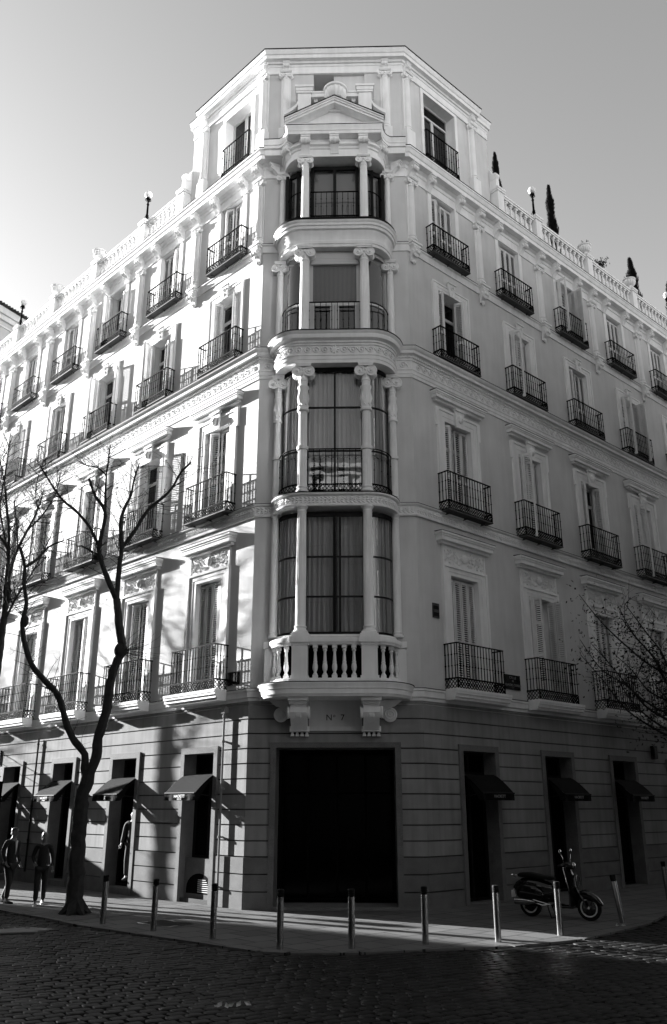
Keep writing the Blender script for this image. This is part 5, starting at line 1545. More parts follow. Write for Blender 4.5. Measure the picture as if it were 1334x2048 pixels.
TR = [
 ([(-5.62, 20.41, -.05), (-5.66, 20.41, .25), (-5.67, 20.41, .7), (-5.70, 20.41, 1.5), (-5.70, 20.41, 2.35), (-5.62, 20.41, 2.75), (-5.54, 20.41, 3.1)], .19, .14),
 ([(-5.63, 20.41, 2.73), (-5.70, 20.39, 3.05), (-5.71, 20.38, 3.34), (-6.02, 20.36, 3.71), (-6.23, 20.33, 4.13), (-6.43, 20.3, 4.65), (-6.77, 20.27, 4.99), (-7.1, 20.25, 5.34), (-7.32, 20.22, 5.83), (-7.44, 20.19, 6.34), (-7.39, 20.16, 6.84), (-7.5, 20.15, 7.3), (-7.53, 20.14, 7.74), (-7.69, 20.11, 8.22)], .095, .035),
 ([(-7.51, 20.11, 7.73), (-7.34, 20.31, 7.94), (-7.11, 20.51, 8.36), (-6.83, 20.71, 8.58)], .045, .015),
 ([(-5.54, 20.41, 3.05), (-5.45, 20.41, 3.3), (-5.44, 20.41, 3.72), (-5.3, 20.41, 4.42), (-5.24, 20.41, 5.23), (-5.07, 20.41, 5.76), (-5.18, 20.41, 6.35), (-5.29, 20.41, 6.99)], .125, .085),
 ([(-5.29, 20.41, 6.99), (-5.55, 20.31, 7.52), (-5.76, 20.21, 8.07), (-5.74, 20.11, 8.34), (-5.65, 20.01, 9.1), (-5.91, 19.91, 9.49), (-6.07, 19.81, 9.91)], .075, .03),
 ([(-5.81, 20.31, 8.3), (-6.09, 20.23, 8.81), (-6.45, 20.15, 9.2), (-6.76, 20.07, 9.44), (-7.13, 19.99, 9.94), (-7.36, 19.91, 10.3)], .042, .018),
 ([(-5.71, 20.21, 9.17), (-5.77, 20.31, 9.66), (-5.82, 20.41, 10.23), (-5.83, 20.51, 10.7), (-5.85, 20.61, 11.17)], .038, .012),
 ([(-5.82, 20.41, 10.23), (-6.12, 20.58, 10.52), (-6.45, 20.74, 10.64), (-6.75, 20.91, 10.85)], .024, .012),
 ([(-5.29, 20.41, 6.99), (-5.31, 20.48, 7.75), (-5.31, 20.55, 8.31), (-5.41, 20.62, 9.04), (-5.35, 20.7, 9.46), (-5.24, 20.77, 9.83), (-5.21, 20.84, 10.27), (-5.12, 20.91, 10.77)], .07, .014),
 ([(-5.33, 20.61, 8.34), (-5.0, 20.53, 8.8), (-4.7, 20.44, 9.3), (-4.33, 20.36, 9.61), (-4.09, 20.28, 9.84), (-3.87, 20.19, 10.23), (-3.61, 20.11, 10.47)], .050, .022),
 ([(-4.1, 20.31, 9.86), (-3.91, 20.16, 9.91), (-3.73, 20.01, 9.96)], .02, .01),
 ([(-5.95, 20.3, 8.15), (-6.2, 20.2, 8.28), (-6.32, 20.2, 8.25)], .03, .012),
]
def root_flare(mb, x, y):
    for i in range(6):
        a = i * 1.05 + .3; mb.tube([(x, y, .28), (x + .22 * math.cos(a), y + .22 * math.sin(a), .06), (x + .36 * math.cos(a), y + .36 * math.sin(a), -.03)], [.16, .09, .03], 6)
t = thing('bare_tree', 'leafless forked street tree in front of the left facade, beside the first bollard', 'tree', (-5.62, 20.41, 0), 0, 'bare street trees on the left street')
off = Vector((-5.62, 20.41, 0))
TRl = [([tuple(Vector(p) - off) for p in pts], a, b) for pts, a, b in TR]
rnd = random.Random(21)
mb = MB(); tree_tubes(mb, TRl[:1], 14, rnd); root_flare(mb, 0, 0); obj('trunk', mb, M_bark, t)
for i, br in enumerate(TRl[1:]):
    mb = MB(); tree_tubes(mb, [br], 9, rnd); obj('branch', mb, M_bark, t)
mb = MB(); twigs(mb, TRl[4:10], rnd, 13, .3, 1.1); twigs(mb, TRl[1:3], rnd, 9, .3, .9); seedpods(mb, TRl[4:10], rnd, 30)
kn = [([(.55, 0, 5.62), (.62, 0, 5.86)], 0, 0)]; 
for i in range(26):
    a = rnd.uniform(-1.3, 1.6); L = rnd.uniform(.4, 1.15); q = Vector((.56, 0, 5.72)); v = Vector((math.cos(a), rnd.gauss(0, .4), math.sin(a) * .5)).normalized(); pp = [q]
    for j in range(6): v = (v + Vector((rnd.gauss(0, .12), rnd.gauss(0, .1), rnd.gauss(.03, .13)))).normalized(); q = q + v * L / 6; pp.append(q)
    mb.tube(pp, [.008 * (1 - .13 * j) for j in range(7)], 3)
obj('twigs', mb, M_twig, t, smooth=0, recalc=False)
mb = MB(); mb.ball((.53, 0, 5.74), .16, 10, 8, (1, .9, 1.2)); mb.ball((-.22, 0, 8.05), .11, 8, 6, (1.3, 1, .8)); mb.ball((-1.78, -.2, 6.4), .10, 8, 6, (1, 1, 1.5)); obj('burl', mb, M_bark, t)
# second tree just outside the left edge: its crown reaches into view
T2 = [([(-9.8, 24.5, -.05), (-9.75, 24.5, 1.5), (-9.64, 24.5, 3.69), (-9.59, 24.5, 6.6), (-9.59, 24.5, 7.7), (-9.64, 24.5, 8.38)], .15, .08),
 ([(-9.64, 24.5, 8.38), (-9.73, 24.5, 9.45), (-10.19, 24.5, 10.08), (-10.46, 24.5, 11.04), (-10.6, 24.5, 12.69)], .07, .015),
 ([(-9.64, 24.5, 8.38), (-9.55, 24.65, 9.34), (-9.32, 24.8, 10.17), (-9.14, 24.95, 10.87), (-9.07, 25.1, 11.59)], .06, .014),
 ([(-9.64, 24.5, 8.38), (-9.73, 24.5, 9.76), (-9.94, 24.5, 10.88), (-10.12, 24.5, 11.69), (-10.45, 24.5, 12.69)], .06, .014),
 ([(-9.59, 24.5, 7.7), (-9.43, 24.35, 8.04), (-9.47, 24.2, 8.6), (-9.28, 24.05, 9.47), (-9.49, 23.9, 10.82)], .05, .014),
 ([(-9.73, 24.5, 9.45), (-9.88, 24.4, 10.0), (-10.05, 24.3, 10.8), (-9.93, 24.1, 11.86), (-9.85, 23.9, 12.76)], .035, .012),
 ([(-9.32, 24.8, 10.17), (-8.9, 24.7, 10.6), (-8.55, 24.6, 11.2), (-8.4, 24.5, 11.9)], .03, .01),
 ([(-9.59, 24.5, 7.2), (-9.2, 24.3, 8.0), (-8.75, 24.2, 8.8), (-8.3, 24.1, 9.9)], .04, .012),
 ([(-9.6, 24.5, 6.4), (-9.9, 24.4, 7.4), (-10.1, 24.3, 8.6), (-10.0, 24.2, 9.9)], .045, .012),
 ([(-9.14, 24.95, 10.87), (-9.3, 25.0, 11.6), (-9.2, 25.1, 12.6)], .02, .01)]
off = Vector((-9.8, 24.5, 0))
t2 = thing('bare_tree', 'leafless street tree at the left picture edge with a dense tangle of twigs', 'tree', tuple(off), 0, 'bare street trees on the left street')
T2l = [([tuple(Vector(p) - off) for p in pts], a, b) for pts, a, b in T2]
mb = MB(); tree_tubes(mb, T2l[:1], 12, rnd); root_flare(mb, 0, 0); obj('trunk', mb, M_bark, t2)
for br in T2l[1:]: mb = MB(); tree_tubes(mb, [br], 8, rnd); obj('branch', mb, M_bark, t2)
mb = MB(); twigs(mb, T2l[1:], rnd, 17, .5, 1.5, .7); twigs(mb, T2l[:1], rnd, 3, .5, 1.3, .7); obj('twigs', mb, M_twig, t2, smooth=0, recalc=False)
# the rest of the row up the street, out of the picture, whose shadows fall on the facade
for i in (1, 3):
    b = CL + dl * (8.9 + 6.6 * i) + nl * (3.1 if i % 2 else 3.5)
    c = copy_tree(t2 if i % 2 else t); c.location = (b.x, b.y, 0); c.rotation_euler = (0, 0, i * 1.3); c['label'] = 'bare tree farther up the left street, out of view, number %s from the corner' % ['', 'three', 'four', 'five', 'six', 'seven', 'eight'][i]
# leafy street tree at the right edge
t = thing('leafy_tree', 'dark street tree with sparse small leaves reaching in from the right edge', 'tree', (9.75, 23.6, 0))
rnd = random.Random(8); br = [([(0, 0, -.05), (.05, 0, 1.5), (-.05, 0, 3.0), (0, 0, 4.2)], .17, .11)]
for i in range(13):
    a = rnd.uniform(0, 6.3) if i > 4 else math.pi + rnd.uniform(-.7, .7); z0 = rnd.uniform(3.4, 5.4) if i > 4 else 3.6 + .45 * i; L = rnd.uniform(1.9, 2.9); pts = [(0, 0, z0)]
    for j in range(1, 6):
        f = j / 5; pts.append((L * f * math.cos(a) + rnd.gauss(0, .07), L * f * math.sin(a) + rnd.gauss(0, .07), z0 + L * (.35 + .6 * f) * f + rnd.gauss(0, .05)))
    br.append((pts, .045, .009))
br.append(([(0, 0, 4.2), (.05, 0, 5.5), (-.05, .05, 6.6), (0, 0, 7.8)], .09, .015))
mb = MB(); tree_tubes(mb, br[:1], 12, rnd); root_flare(mb, 0, 0); obj('trunk', mb, M_bark, t)
for b_ in br[1:]: mb = MB(); tree_tubes(mb, [b_], 6, rnd); obj('branch', mb, M_bark, t)
mb = MB(); twigs(mb, br[1:], rnd, 4, .4, 1.1, .6); obj('twigs', mb, M_twig, t, smooth=0, recalc=False)
mb = MB()
for pts, r0, r1 in br[1:]:
    for k in range(240):
        f = rnd.uniform(.2, 1) * (len(pts) - 1); i = min(int(f), len(pts) - 2); q = Vector(pts[i]).lerp(Vector(pts[i + 1]), f - i) + Vector((rnd.gauss(0, .30), rnd.gauss(0, .30), rnd.gauss(0, .28)))
        s = rnd.uniform(.03, .06); u = Vector((rnd.gauss(0, 1), rnd.gauss(0, 1), rnd.gauss(0, 1))).normalized(); w = u.orthogonal().normalized()
        mb.add([tuple(q - u * s), tuple(q + w * s * .6), tuple(q + u * s), tuple(q - w * s * .6)], [(0, 1, 2, 3)])
obj('leaves', mb, M_leaf, t, smooth=0, recalc=False)
# ------------------------------------------------------------------ ground
mb = MB(); mb.add([(-300, -200, -.034), (300, -200, -.034), (300, 400, -.034), (-300, 400, -.034)], [(0, 1, 2, 3)])
tag(obj('road', mb, M_bed, smooth=0), kind='structure')
a0 = CL + dl * 24 + nl * 3.6; b0 = CR + dr * 22 + nr * 2.9
edge = [(a0.x, a0.y), (-4.78, 18.55), (-3.5, 17.45), (-2.25, 16.42), (-1.15, 15.45), (-.7, 15.3), (.4, 15.33), (1.6, 15.72), (2.95, 16.0), (4.3, 16.8), (6.1, 18.8), (8.75, 23.25), (b0.x, b0.y)]
inner = [cornerpts(-.3, 24, 22)[i] + MC for i in (3, 2, 1, 0)]
mb = MB(); mb.prism([(x, y) for x, y in edge] + [(q.x, q.y) for q in inner], 'z', -.06, 0.0)
tag(obj('sidewalk', mb, M_slabs, smooth=0), kind='structure')
mb = MB()
for i in range(len(edge) - 1):
    a, b = Vector(edge[i] + (0,)), Vector(edge[i + 1] + (0,)); d = b - a; n = max(1, int(d.length / .9)); dn = d.normalized(); nn = Vector((-dn.y, dn.x, 0)) 
    if (nn.dot(Vector((0, -1, 0)))) < 0: nn = -nn
    for j in range(n):
        p, q = a + d * (j / n) + dn * .004, a + d * ((j + 1) / n) - dn * .004
        mb.prism([(p.x, p.y), (q.x, q.y), (q.x + nn.x * .16, q.y + nn.y * .16), (p.x + nn.x * .16, p.y + nn.y * .16)], 'z', -.06, .006)
tag(obj('kerb', mb, M_slabs, smooth=0), kind='structure')
# hand-laid setts in front of the pavement, each a rounded block over a dark joint bed
def inside(x, y, poly):
    c = False; n = len(poly)
    for i in range(n):
        x1, y1 = poly[i]; x2, y2 = poly[(i + 1) % n]
        if (y1 > y) != (y2 > y) and x < (x2 - x1) * (y - y1) / (y2 - y1) + x1: c = not c
    return c
def off_edge(d):
    out = []
    for i, (x, y) in enumerate(edge):
        a = Vector(edge[max(i - 1, 0)]); b = Vector(edge[min(i + 1, len(edge) - 1)]); t = (b - a).normalized(); nn = Vector((t.y, -t.x)); nn = nn if nn.dot(Vector((x, y)) - Vector((0, 30))) > 0 else -nn
        out.append((x + nn.x * d, y + nn.y * d))
    return out
keep = off_edge(.25) + [(q.x, q.y) for q in inner]
mb = MB(); rnd = random.Random(2); tx = Vector((math.sin(R(57)), math.cos(R(57)))); ty = Vector((-tx.y, tx.x))
PL, PW = .215, .175
for j in range(-90, 120):
    for i in range(-90, 90):
        s_ = (i + (.5 if j % 2 else 0) + .12 * math.sin(j * 1.7)) * PL; r_ = j * PW
        bx_, by_ = tx.x * s_ + ty.x * r_, 14 + tx.y * s_ + ty.y * r_
        wx = bx_ + .14 * math.sin(by_ * .55) + .03 * math.sin(bx_ * 2.1 + by_); wy = by_ + .12 * math.sin(bx_ * .6 + 1) + .03 * math.cos(by_ * 2.3)
        if wy < 9.6 or wy > 24 or abs(wx) > 1.8 + wy * .42 or inside(wx, wy, keep): continue
        if -9.5 < wx < -5.5 and 16.85 + .13 * (wx + 9.5) < wy < 17.85 + .1 * (wx + 9.5): continue
        hl, hw_ = PL / 2 - rnd.uniform(.005, .012), PW / 2 - rnd.uniform(.005, .012); an = rnd.gauss(0, .05); h = -.012 + rnd.gauss(0, .003)
        ca, sa = math.cos(an), math.sin(an); tl, tw = rnd.gauss(0, .012), rnd.gauss(0, .012)
        def q(a, b, z, ca=ca, sa=sa): 
            a2, b2 = a * ca - b * sa, a * sa + b * ca
            return (wx + tx.x * a2 + ty.x * b2, wy + tx.y * a2 + ty.y * b2, z + a * tl + b * tw)
        k0 = .0; ring0 = [q(hl, hw_ - .02, -.05), q(hl - .02, hw_, -.05), q(-hl + .02, hw_, -.05), q(-hl, hw_ - .02, -.05), q(-hl, -hw_ + .02, -.05), q(-hl + .02, -hw_, -.05), q(hl - .02, -hw_, -.05), q(hl, -hw_ + .02, -.05)]
        ring1 = [(x, y, h - .005) for x, y, z in ring0]
        c_ = (wx, wy); ring2 = [(c_[0] + (x - c_[0]) * .93, c_[1] + (y - c_[1]) * .93, h - .001 + (x - c_[0]) * tl + (y - c_[1]) * tw) for x, y, z in ring0]
        mb.add(ring0 + ring1 + ring2, [tuple((k, (k + 1) % 8, 8 + (k + 1) % 8, 8 + k)) for k in range(8)] + [tuple((8 + k, 8 + (k + 1) % 8, 16 + (k + 1) % 8, 16 + k)) for k in range(8)] + [tuple(range(16, 24))])
tag(obj('stone_setts', mb, M_sett, smooth=60), kind='stuff')
# tree pit grating and a smooth patch in the road
t = thing('tree_grate', 'square pavement grating round the foot of the bare tree', 'tree grate', (-5.55, 20.3, 0), R(-45))
mb = MB()
for i in range(16):
    o_ = -.75 + i * .1
    if abs(o_) > .3: mb.box(o_, o_ + .05, -.75, .8, .002, .012)
    else: mb.box(o_, o_ + .05, -.75, -.3, .002, .012); mb.box(o_, o_ + .05, .3, .8, .002, .012)
mb.box(-.82, .87, -.82, -.75, .002, .016); mb.box(-.82, .87, .8, .87, .002, .016); mb.box(-.82, -.76, -.75, .8, .002, .016); mb.box(.81, .87, -.75, .8, .002, .016)
obj('bars', mb, M_gran, t, smooth=0)
t = thing('inspection_cover', 'rectangular metal cover set in the pavement between the first two bollards', 'cover', (-3.35, 18.75, 0), R(-42))
mb = MB(); mb.box(-.45, .45, -.3, .3, .002, .008); obj('lid', mb, M_lead, t, smooth=0)
mb = MB()
for a, b, c, d in ((-.49, .49, -.34, -.31), (-.49, .49, .31, .34), (-.49, -.46, -.31, .31), (.46, .49, -.31, .31)): mb.box(a, b, c, d, .002, .012)
obj('rim', mb, M_steel, t, smooth=0)
mb = MB(); mb.prism([(-9.5, 17.8), (-6.3, 18.6), (-5.35, 18.15), (-5.6, 17.75), (-9.5, 16.8)], 'z', -.06, -.014)
tag(obj('road_patch', mb, mat('asphalt patch', .13, .8, var=.2, vscale=4, bump=.3), smooth=0), kind='structure')
# litter
LB = [('crumpled pale leaf litter on the setts near the lower middle of the picture', -1.25, 11.3), ('pale scrap of paper on the pavement right of the scooter front wheel', 5.62, 18.35)]
for lb, x, y in LB:
    rnd = random.Random(int(y)); mb = MB()
    for k in range(7 if y < 15 else 3): leaf(mb, (rnd.gauss(0, .09), rnd.gauss(0, .05), .005 + .01 * k), rnd.uniform(0, 6), .05, .03, .02)
    v = [(a, b, c + .0) for a, b, c in mb.v]; mb2 = MB(); mb2.add([(a, c * .0 + b, max(.004, (c - .0) * .8)) for a, b, c in v], mb.f)
    tag(obj('litter', mb2, M_shirt if y > 15 else M_shut, None, (x, y, -.018 if y < 15 else 0), smooth=0), lb, 'litter')

# ------------------------------------------------------------------ bollards
def boll(mb): mb.lathe([(.057, -.06), (.057, .78), (.050, .785)], (0, 0, 0), 20, caps=True)
def bcap(mb): mb.lathe([(.050, .785), (.052, .79), (.058, .80), (.058, .815), (.05, .82), (.058, .83), (.058, .845), (.05, .85), (.058, .86), (.058, .885), (.05, .90), (.001, .905)], (0, 0, 0), 20, caps=False)
BL = [(-4.59, 18.73, 'steel bollard nearest the forked tree, leftmost of the row', 0, 0), (-3.38, 17.72, 'steel bollard second from the left, in front of the second shop doorway', 0, 0), (-2.13, 16.69, 'steel bollard third from the left, in front of the left corner of the building', 0, 0),
      (-.88, 15.57, 'steel bollard in front of the left jamb of the main doorway', 0, 0), (.30, 15.62, 'steel bollard in front of the middle of the main doorway', 0, 0), (1.56, 16.06, 'steel bollard right of the main doorway with one edge brightly lit', 0, 0),
      (2.84, 16.34, 'steel bollard in front of the first doorway on the right, without visible cap', 0, 0), (4.11, 17.13, 'brightly lit steel bollard standing in front of the scooter', 0, 0), (5.80, 18.89, 'steel bollard leaning to the left, just right of the scooter', -7.5, 0), (8.36, 23.3, 'last steel bollard, cut by the right picture edge', -3, 0)]
for x, y, lb, lean, _ in BL:
    t = thing('bollard', lb, 'bollard', (x, y, 0), 0, 'steel bollards along the kerb'); t.rotation_euler = (0, R(lean), 0)
    link('post', kit('post|bollard', boll), M_steel, t); link('cap', kit('cap|bollard', bcap), M_rubber, t)

# ------------------------------------------------------------------ scooter (local: front towards +X, right side towards -Y)
def scooter(loc, rz):
    t = thing('scooter', 'black motor scooter with pale wheel rims parked on its stand beside the leaning bollard', 'scooter', loc, rz)
    def wheel(x, rz_=0):
        w = link('wheel', None, None, t, (x, 0, .245)); w.rotation_euler = (0, 0, rz_)
        mb = MB(); mb.lathe([(.175, -.05), (.215, -.058), (.238, -.045), (.245, 0), (.238, .045), (.215, .058), (.175, .05)], (0, 0, 0), 32, axis='y', caps=False); obj('tyre', mb, M_rubber, w)
        mb = MB(); mb.lathe([(.150, -.052), (.160, -.060), (.172, -.060), (.176, -.052), (.176, .052), (.172, .060), (.160, .060), (.150, .052)], (0, 0, 0), 32, axis='y', caps=False)
        obj('rim', mb, M_shirt if x > 0 else M_shut, w)
        mb = MB(); mb.lathe([(.04, -.07), (.045, -.05), (.045, .05), (.04, .07)], (0, 0, 0), 14, axis='y'); mb.lathe([(.15, -.01), (.15, .01)], (0, 0, 0), 24, axis='y')
        for i in range(5):
            a = i * 2 * math.pi / 5; mb.obox((.1 * math.cos(a), 0, .1 * math.sin(a)), (math.cos(a), 0, math.sin(a)), .06, .018, .035, up=(0, 1, 0))
        obj('hub', mb, M_paint, w); mb = MB(); mb.lathe([(.022, -.075), (.022, .075)], (0, 0, 0), 10, axis='y'); obj('axle_nut', mb, M_chrome, w)
    wheel(.68, R(8)); wheel(-.62)
    def loft(name, secs, m, seg=16, parent=t, pw=2.4):
        mb = MB(); rows = []
        for x, y, z, hy, hz in secs:
            rows.append([(x, y + hy * math.copysign(abs(math.cos(a)) ** (2 / pw), math.cos(a)), z + hz * math.copysign(abs(math.sin(a)) ** (2 / pw), math.sin(a))) for a in [2 * math.pi * k / seg for k in range(seg)]])
        mb.grid(rows, closed_v=True, caps=True); return obj(name, mb, m, parent, smooth=60)
    # rear bodywork with bulging side cowls
    loft('rear_body', [(-.98, 0, .52, .03, .05), (-.92, 0, .54, .10, .13), (-.78, 0, .55, .16, .20), (-.58, 0, .55, .20, .23), (-.38, 0, .53, .205, .22), (-.20, 0, .50, .17, .20), (-.08, 0, .48, .12, .18), (-.02, 0, .46, .08, .12)], M_paint)
    for s in (-1, 1): loft('side_cowl', [(-.90, s * .13, .47, .02, .04), (-.80, s * .17, .49, .06, .12), (-.62, s * .19, .50, .075, .155), (-.42, s * .19, .48, .07, .14), (-.28, s * .17, .45, .04, .09), (-.22, s * .15, .43, .01, .03)], M_paint)
    loft('seat', [(-.86, 0, .80, .08, .03), (-.80, 0, .81, .14, .05), (-.60, 0, .82, .16, .055), (-.42, 0, .80, .16, .05), (-.30, 0, .78, .14, .045), (-.10, 0, .77, .11, .035), (-.04, 0, .76, .06, .02)], M_rubber, pw=3)
    loft('footboard', [(-.06, 0, .26, .17, .03), (.1, 0, .24, .19, .025), (.38, 0, .24, .19, .025), (.46, 0, .28, .17, .04)], M_paint, pw=4)
    # leg shield: curved thin panel
    mb = MB(); rows = []
    for i in range(11):
        f = i / 10; z = .27 + f * .72; x = .43 + .05 * f - .17 * f * f + .04 * math.sin(f * 3); hw = .22 * (1 - .35 * max(0, f - .75) * 4) * (.85 + .3 * math.sin(f * 2.6))
        rows.append([(x - .09 * abs(u) ** 2, u * hw, z) for u in (-1, -.7, -.35, 0, .35, .7, 1)])
    mb.grid(rows); mb.grid([[(x - .02, y * .98, z) for x, y, z in r] for r in rows]); sh = obj('leg_shield', mb, M_paint, t, smooth=60)
    mb = MB()
    for s in (0, -1): mb.tube([r[s] for r in rows], .011, 6)
    mb.tube(rows[-1], .011, 6); obj('trim_strip', mb, M_chrome, sh)
    loft('front_column', [(.36, 0, .60, .05, .22), (.42, 0, .62, .055, .28), (.46, 0, .62, .04, .24)], M_paint)
    mb = MB()
    for s in (-1, 1): mb.add([(.462, s * .10, .62), (.462, s * .17, .66), (.455, s * .165, .80), (.455, s * .12, .83)], [(0, 1, 2, 3)]); mb.tube([(.468, s * .10, .62), (.468, s * .17, .66), (.462, s * .165, .80), (.462, s * .12, .83), (.468, s * .10, .62)], .008, 5)
    obj('indicator', mb, M_chrome, t)
    mb = MB(); mb.tube([(.475, -.05, .86), (.48, -.02, .845), (.478, .03, .88)], .005, 5); obj('badge', mb, M_chrome, t)
    loft('front_fender', [(.40, 0, .40, .03, .05), (.48, 0, .46, .085, .09), (.62, 0, .49, .10, .10), (.76, 0, .46, .10, .09), (.88, 0, .39, .085, .07), (.96, 0, .32, .04, .03)], M_paint)
    mb = MB(); mb.tube([(.66, -.085, .245), (.58, -.085, .42), (.47, -.05, .56), (.30, 0, 1.0)], .022, 8); mb.tube([(.66, .085, .245), (.58, .085, .42)], .018, 8); obj('fork', mb, M_paint, t)
    loft('headset', [(.18, 0, 1.02, .05, .04), (.24, 0, 1.04, .10, .065), (.33, 0, 1.04, .10, .075), (.40, 0, 1.03, .085, .07), (.43, 0, 1.03, .06, .05)], M_paint)
    mb = MB(); mb.lathe([(.001, .445), (.05, .44), (.068, .425), (.074, .41)], (0, 0, 1.03), 18, axis='x', caps=False); obj('headlight', mb, M_chrome, t)
    mb = MB(); mb.tube([(.27, 0, 1.04), (.25, -.18, 1.06), (.20, -.34, 1.03)], .018, 8); mb.tube([(.27, 0, 1.04), (.25, .18, 1.06), (.20, .34, 1.03)], .018, 8)
    for s in (-1, 1): mb.tube([(.27, s * .20, 1.05), (.33, s * .30, 1.05), (.30, s * .38, 1.04)], .007, 5)
    hb = obj('handlebar', mb, M_chrome, t)
    mb = MB()
    for s in (-1, 1): mb.tube([(.235, s * .235, 1.05), (.20, s * .345, 1.03)], .022, 8)
    obj('grip', mb, M_rubber, hb)
    for s in (-1, 1):
        mb = MB(); mb.tube([(.26, s * .16, 1.06), (.27, s * .20, 1.18), (.25, s * .26, 1.28)], .006, 6); mb.ball((.25, s * .27, 1.31), .055, 12, 8, (.35, 1.1, .9)); obj('mirror', mb, M_chrome, t)
    loft('engine', [(-.70, -.06, .27, .05, .07), (-.55, -.07, .29, .08, .10), (-.35, -.07, .30, .07, .08), (-.22, -.05, .30, .04, .05)], M_lead)
    mb = MB(); mb.lathe([(.03, -.92), (.065, -.90), (.07, -.62), (.05, -.52), (.02, -.44)], (0, -.17, .30), 14, axis='x'); mb.tube([(-.46, -.16, .29), (-.30, -.12, .24), (-.15, -.06, .26)], .016, 6); obj('exhaust', mb, M_chrome, t)
    mb = MB(); mb.tube([(-.12, -.12, .02), (-.20, -.10, .25)], .012, 6); mb.tube([(-.12, .12, .02), (-.20, .10, .25)], .012, 6); mb.tube([(-.12, -.12, .015), (-.12, .12, .015)], .012, 6); obj('stand', mb, M_rubber, t)
    mb = MB(); mb.tube([(-.88, -.10, .76), (-1.0, -.09, .80), (-1.02, 0, .81), (-1.0, .09, .80), (-.88, .10, .76)], .010, 6); mb.tube([(-.45, -.245, .35), (-.1, -.20, .27)], .012, 6); obj('grab_rail', mb, M_chrome, t)
    loft('tail_light', [(-1.0, 0, .56, .02, .02), (-.98, 0, .56, .05, .04), (-.94, 0, .56, .055, .05)], M_lead)
    mb = MB(); mb.box(-1.02, -1.01, -.09, .09, .36, .50); mb.box(-1.01, -.97, -.03, .03, .40, .52); obj('number_plate', mb, M_shut, t, smooth=0)
    mb = MB(); mb.tube([(.30, .0, .62), (.28, .02, .80), (.30, 0, .93)], .01, 6); obj('cable', mb, M_rubber, t)
    return t
fw, rw = Vector((5.22, 19.22, 0)), Vector((4.20, 20.02, 0))
d = (fw - rw).normalized(); mid = (fw + rw) / 2
scooter((mid.x, mid.y, 0), math.atan2(d.y, d.x))

# ------------------------------------------------------------------ parked car at the left edge (local: front +X)
def car(loc, rz, label, group=None, m=M_carp):
    t = thing('parked_car', label, 'car', loc, rz, group)
    secs = [(-2.05, .55, .62, .55), (-2.0, .40, .78, .80), (-1.75, .28, .86, .95), (-1.2, .24, .88, .98), (-.4, .24, .88, .96), (.5, .24, .88, .95), (1.2, .26, .86, .88), (1.8, .30, .80, .76), (2.0, .36, .72, .66), (2.08, .45, .6, .55)]
    mb = MB(); rows = []
    for x, zb, hw, zt in secs:
        rows.append([(x, -hw, zb), (x, -hw - .02, (zb + zt) / 2), (x, -hw * .96, zt), (x, -hw * .5, zt + .03), (x, hw * .5, zt + .03), (x, hw * .96, zt), (x, hw + .02, (zb + zt) / 2), (x, hw, zb)])
    mb.grid(rows, closed_v=True, caps=True); obj('body', mb, m, t, smooth=50)
    mb = MB(); rows = []
    for x, z, hw in ((-1.85, .97, .76), (-1.5, 1.30, .66), (-1.0, 1.43, .62), (-.1, 1.46, .62), (.4, 1.38, .64), (1.15, .94, .76)):
        rows.append([(x, -.82 + (.82 - hw) * .0, .93), (x, -hw, z), (x, -hw * .4, z + .02), (x, hw * .4, z + .02), (x, hw, z), (x, .82, .93)])
    mb.grid(rows, closed_v=True, caps=True); obj('cabin', mb, M_pane, t, smooth=50)
    mb = MB()
    for s in (-1, 1):
        for a, b in (((-1.85, .78, .97), (-1.5, .68, 1.31)), ((1.15, .78, .94), (.4, .66, 1.39)), ((-.25, .80, .95), (-.3, .645, 1.45))): mb.tube([(a[0], s * a[1], a[2]), (b[0], s * b[1], b[2])], .03, 6)
        mb.tube([(-1.5, s * .66, 1.32), (-1.0, s * .63, 1.44), (-.1, s * .63, 1.47), (.4, s * .65, 1.40)], .03, 6)
    mb.box(-1.35, .3, -.60, .60, 1.455, 1.485); obj('roof', mb, m, t)
    for x in (-1.3, 1.32):
        for s in (-1, 1):
            w = link('wheel', None, None, t, (x, s * .80, .31))
            mb = MB(); mb.lathe([(.20, -.09), (.30, -.10), (.31, 0), (.30, .10), (.20, .09)], (0, 0, 0), 24, axis='y'); obj('tyre', mb, M_rubber, w)
            mb = MB(); mb.lathe([(.04, -.105), (.19, -.095), (.2, 0), (.19, .095), (.04, .105)], (0, 0, 0), 24, axis='y'); obj('rim', mb, M_steel, w)
    for s in (-1, 1):
        mb = MB(); mb.ball((2.0, s * .6, .62), .09, 10, 7, (.5, 1.4, .8)); obj('headlight', mb, M_chrome, t)
        mb = MB(); mb.ball((-2.0, s * .66, .72), .09, 10, 7, (.4, 1, 1.3)); obj('tail_light', mb, M_lead, t)
        mb = MB(); mb.ball((.85, s * .95, 1.0), .08, 10, 7, (.6, 1.1, .8)); obj('mirror', mb, m, t)
    mb = MB(); mb.box(2.08, 2.10, -.25, .25, .42, .53); mb.box(-2.09, -2.06, -.25, .25, .48, .59); obj('number_plate', mb, M_shut, t, smooth=0)
    return t
al = math.atan2(-dl.y, -dl.x)
b = CL + dl * 6.6 + nl * 4.75
c1 = car((b.x - .35, b.y, -.02), al, 'dark parked car at the left picture edge, mostly hidden by the man', 'cars parked on the left street')
for i in (1, 2, 3):
    b = CL + dl * (6.6 + 5.2 * i) + nl * 4.75
    c = copy_tree(c1); c.location = (b.x, b.y, -.02); c['label'] = 'dark parked car farther up the left street, outside the view, place %s in the line' % ['', 'two', 'three', 'four', 'five', '', 'seven', 'eight'][i]

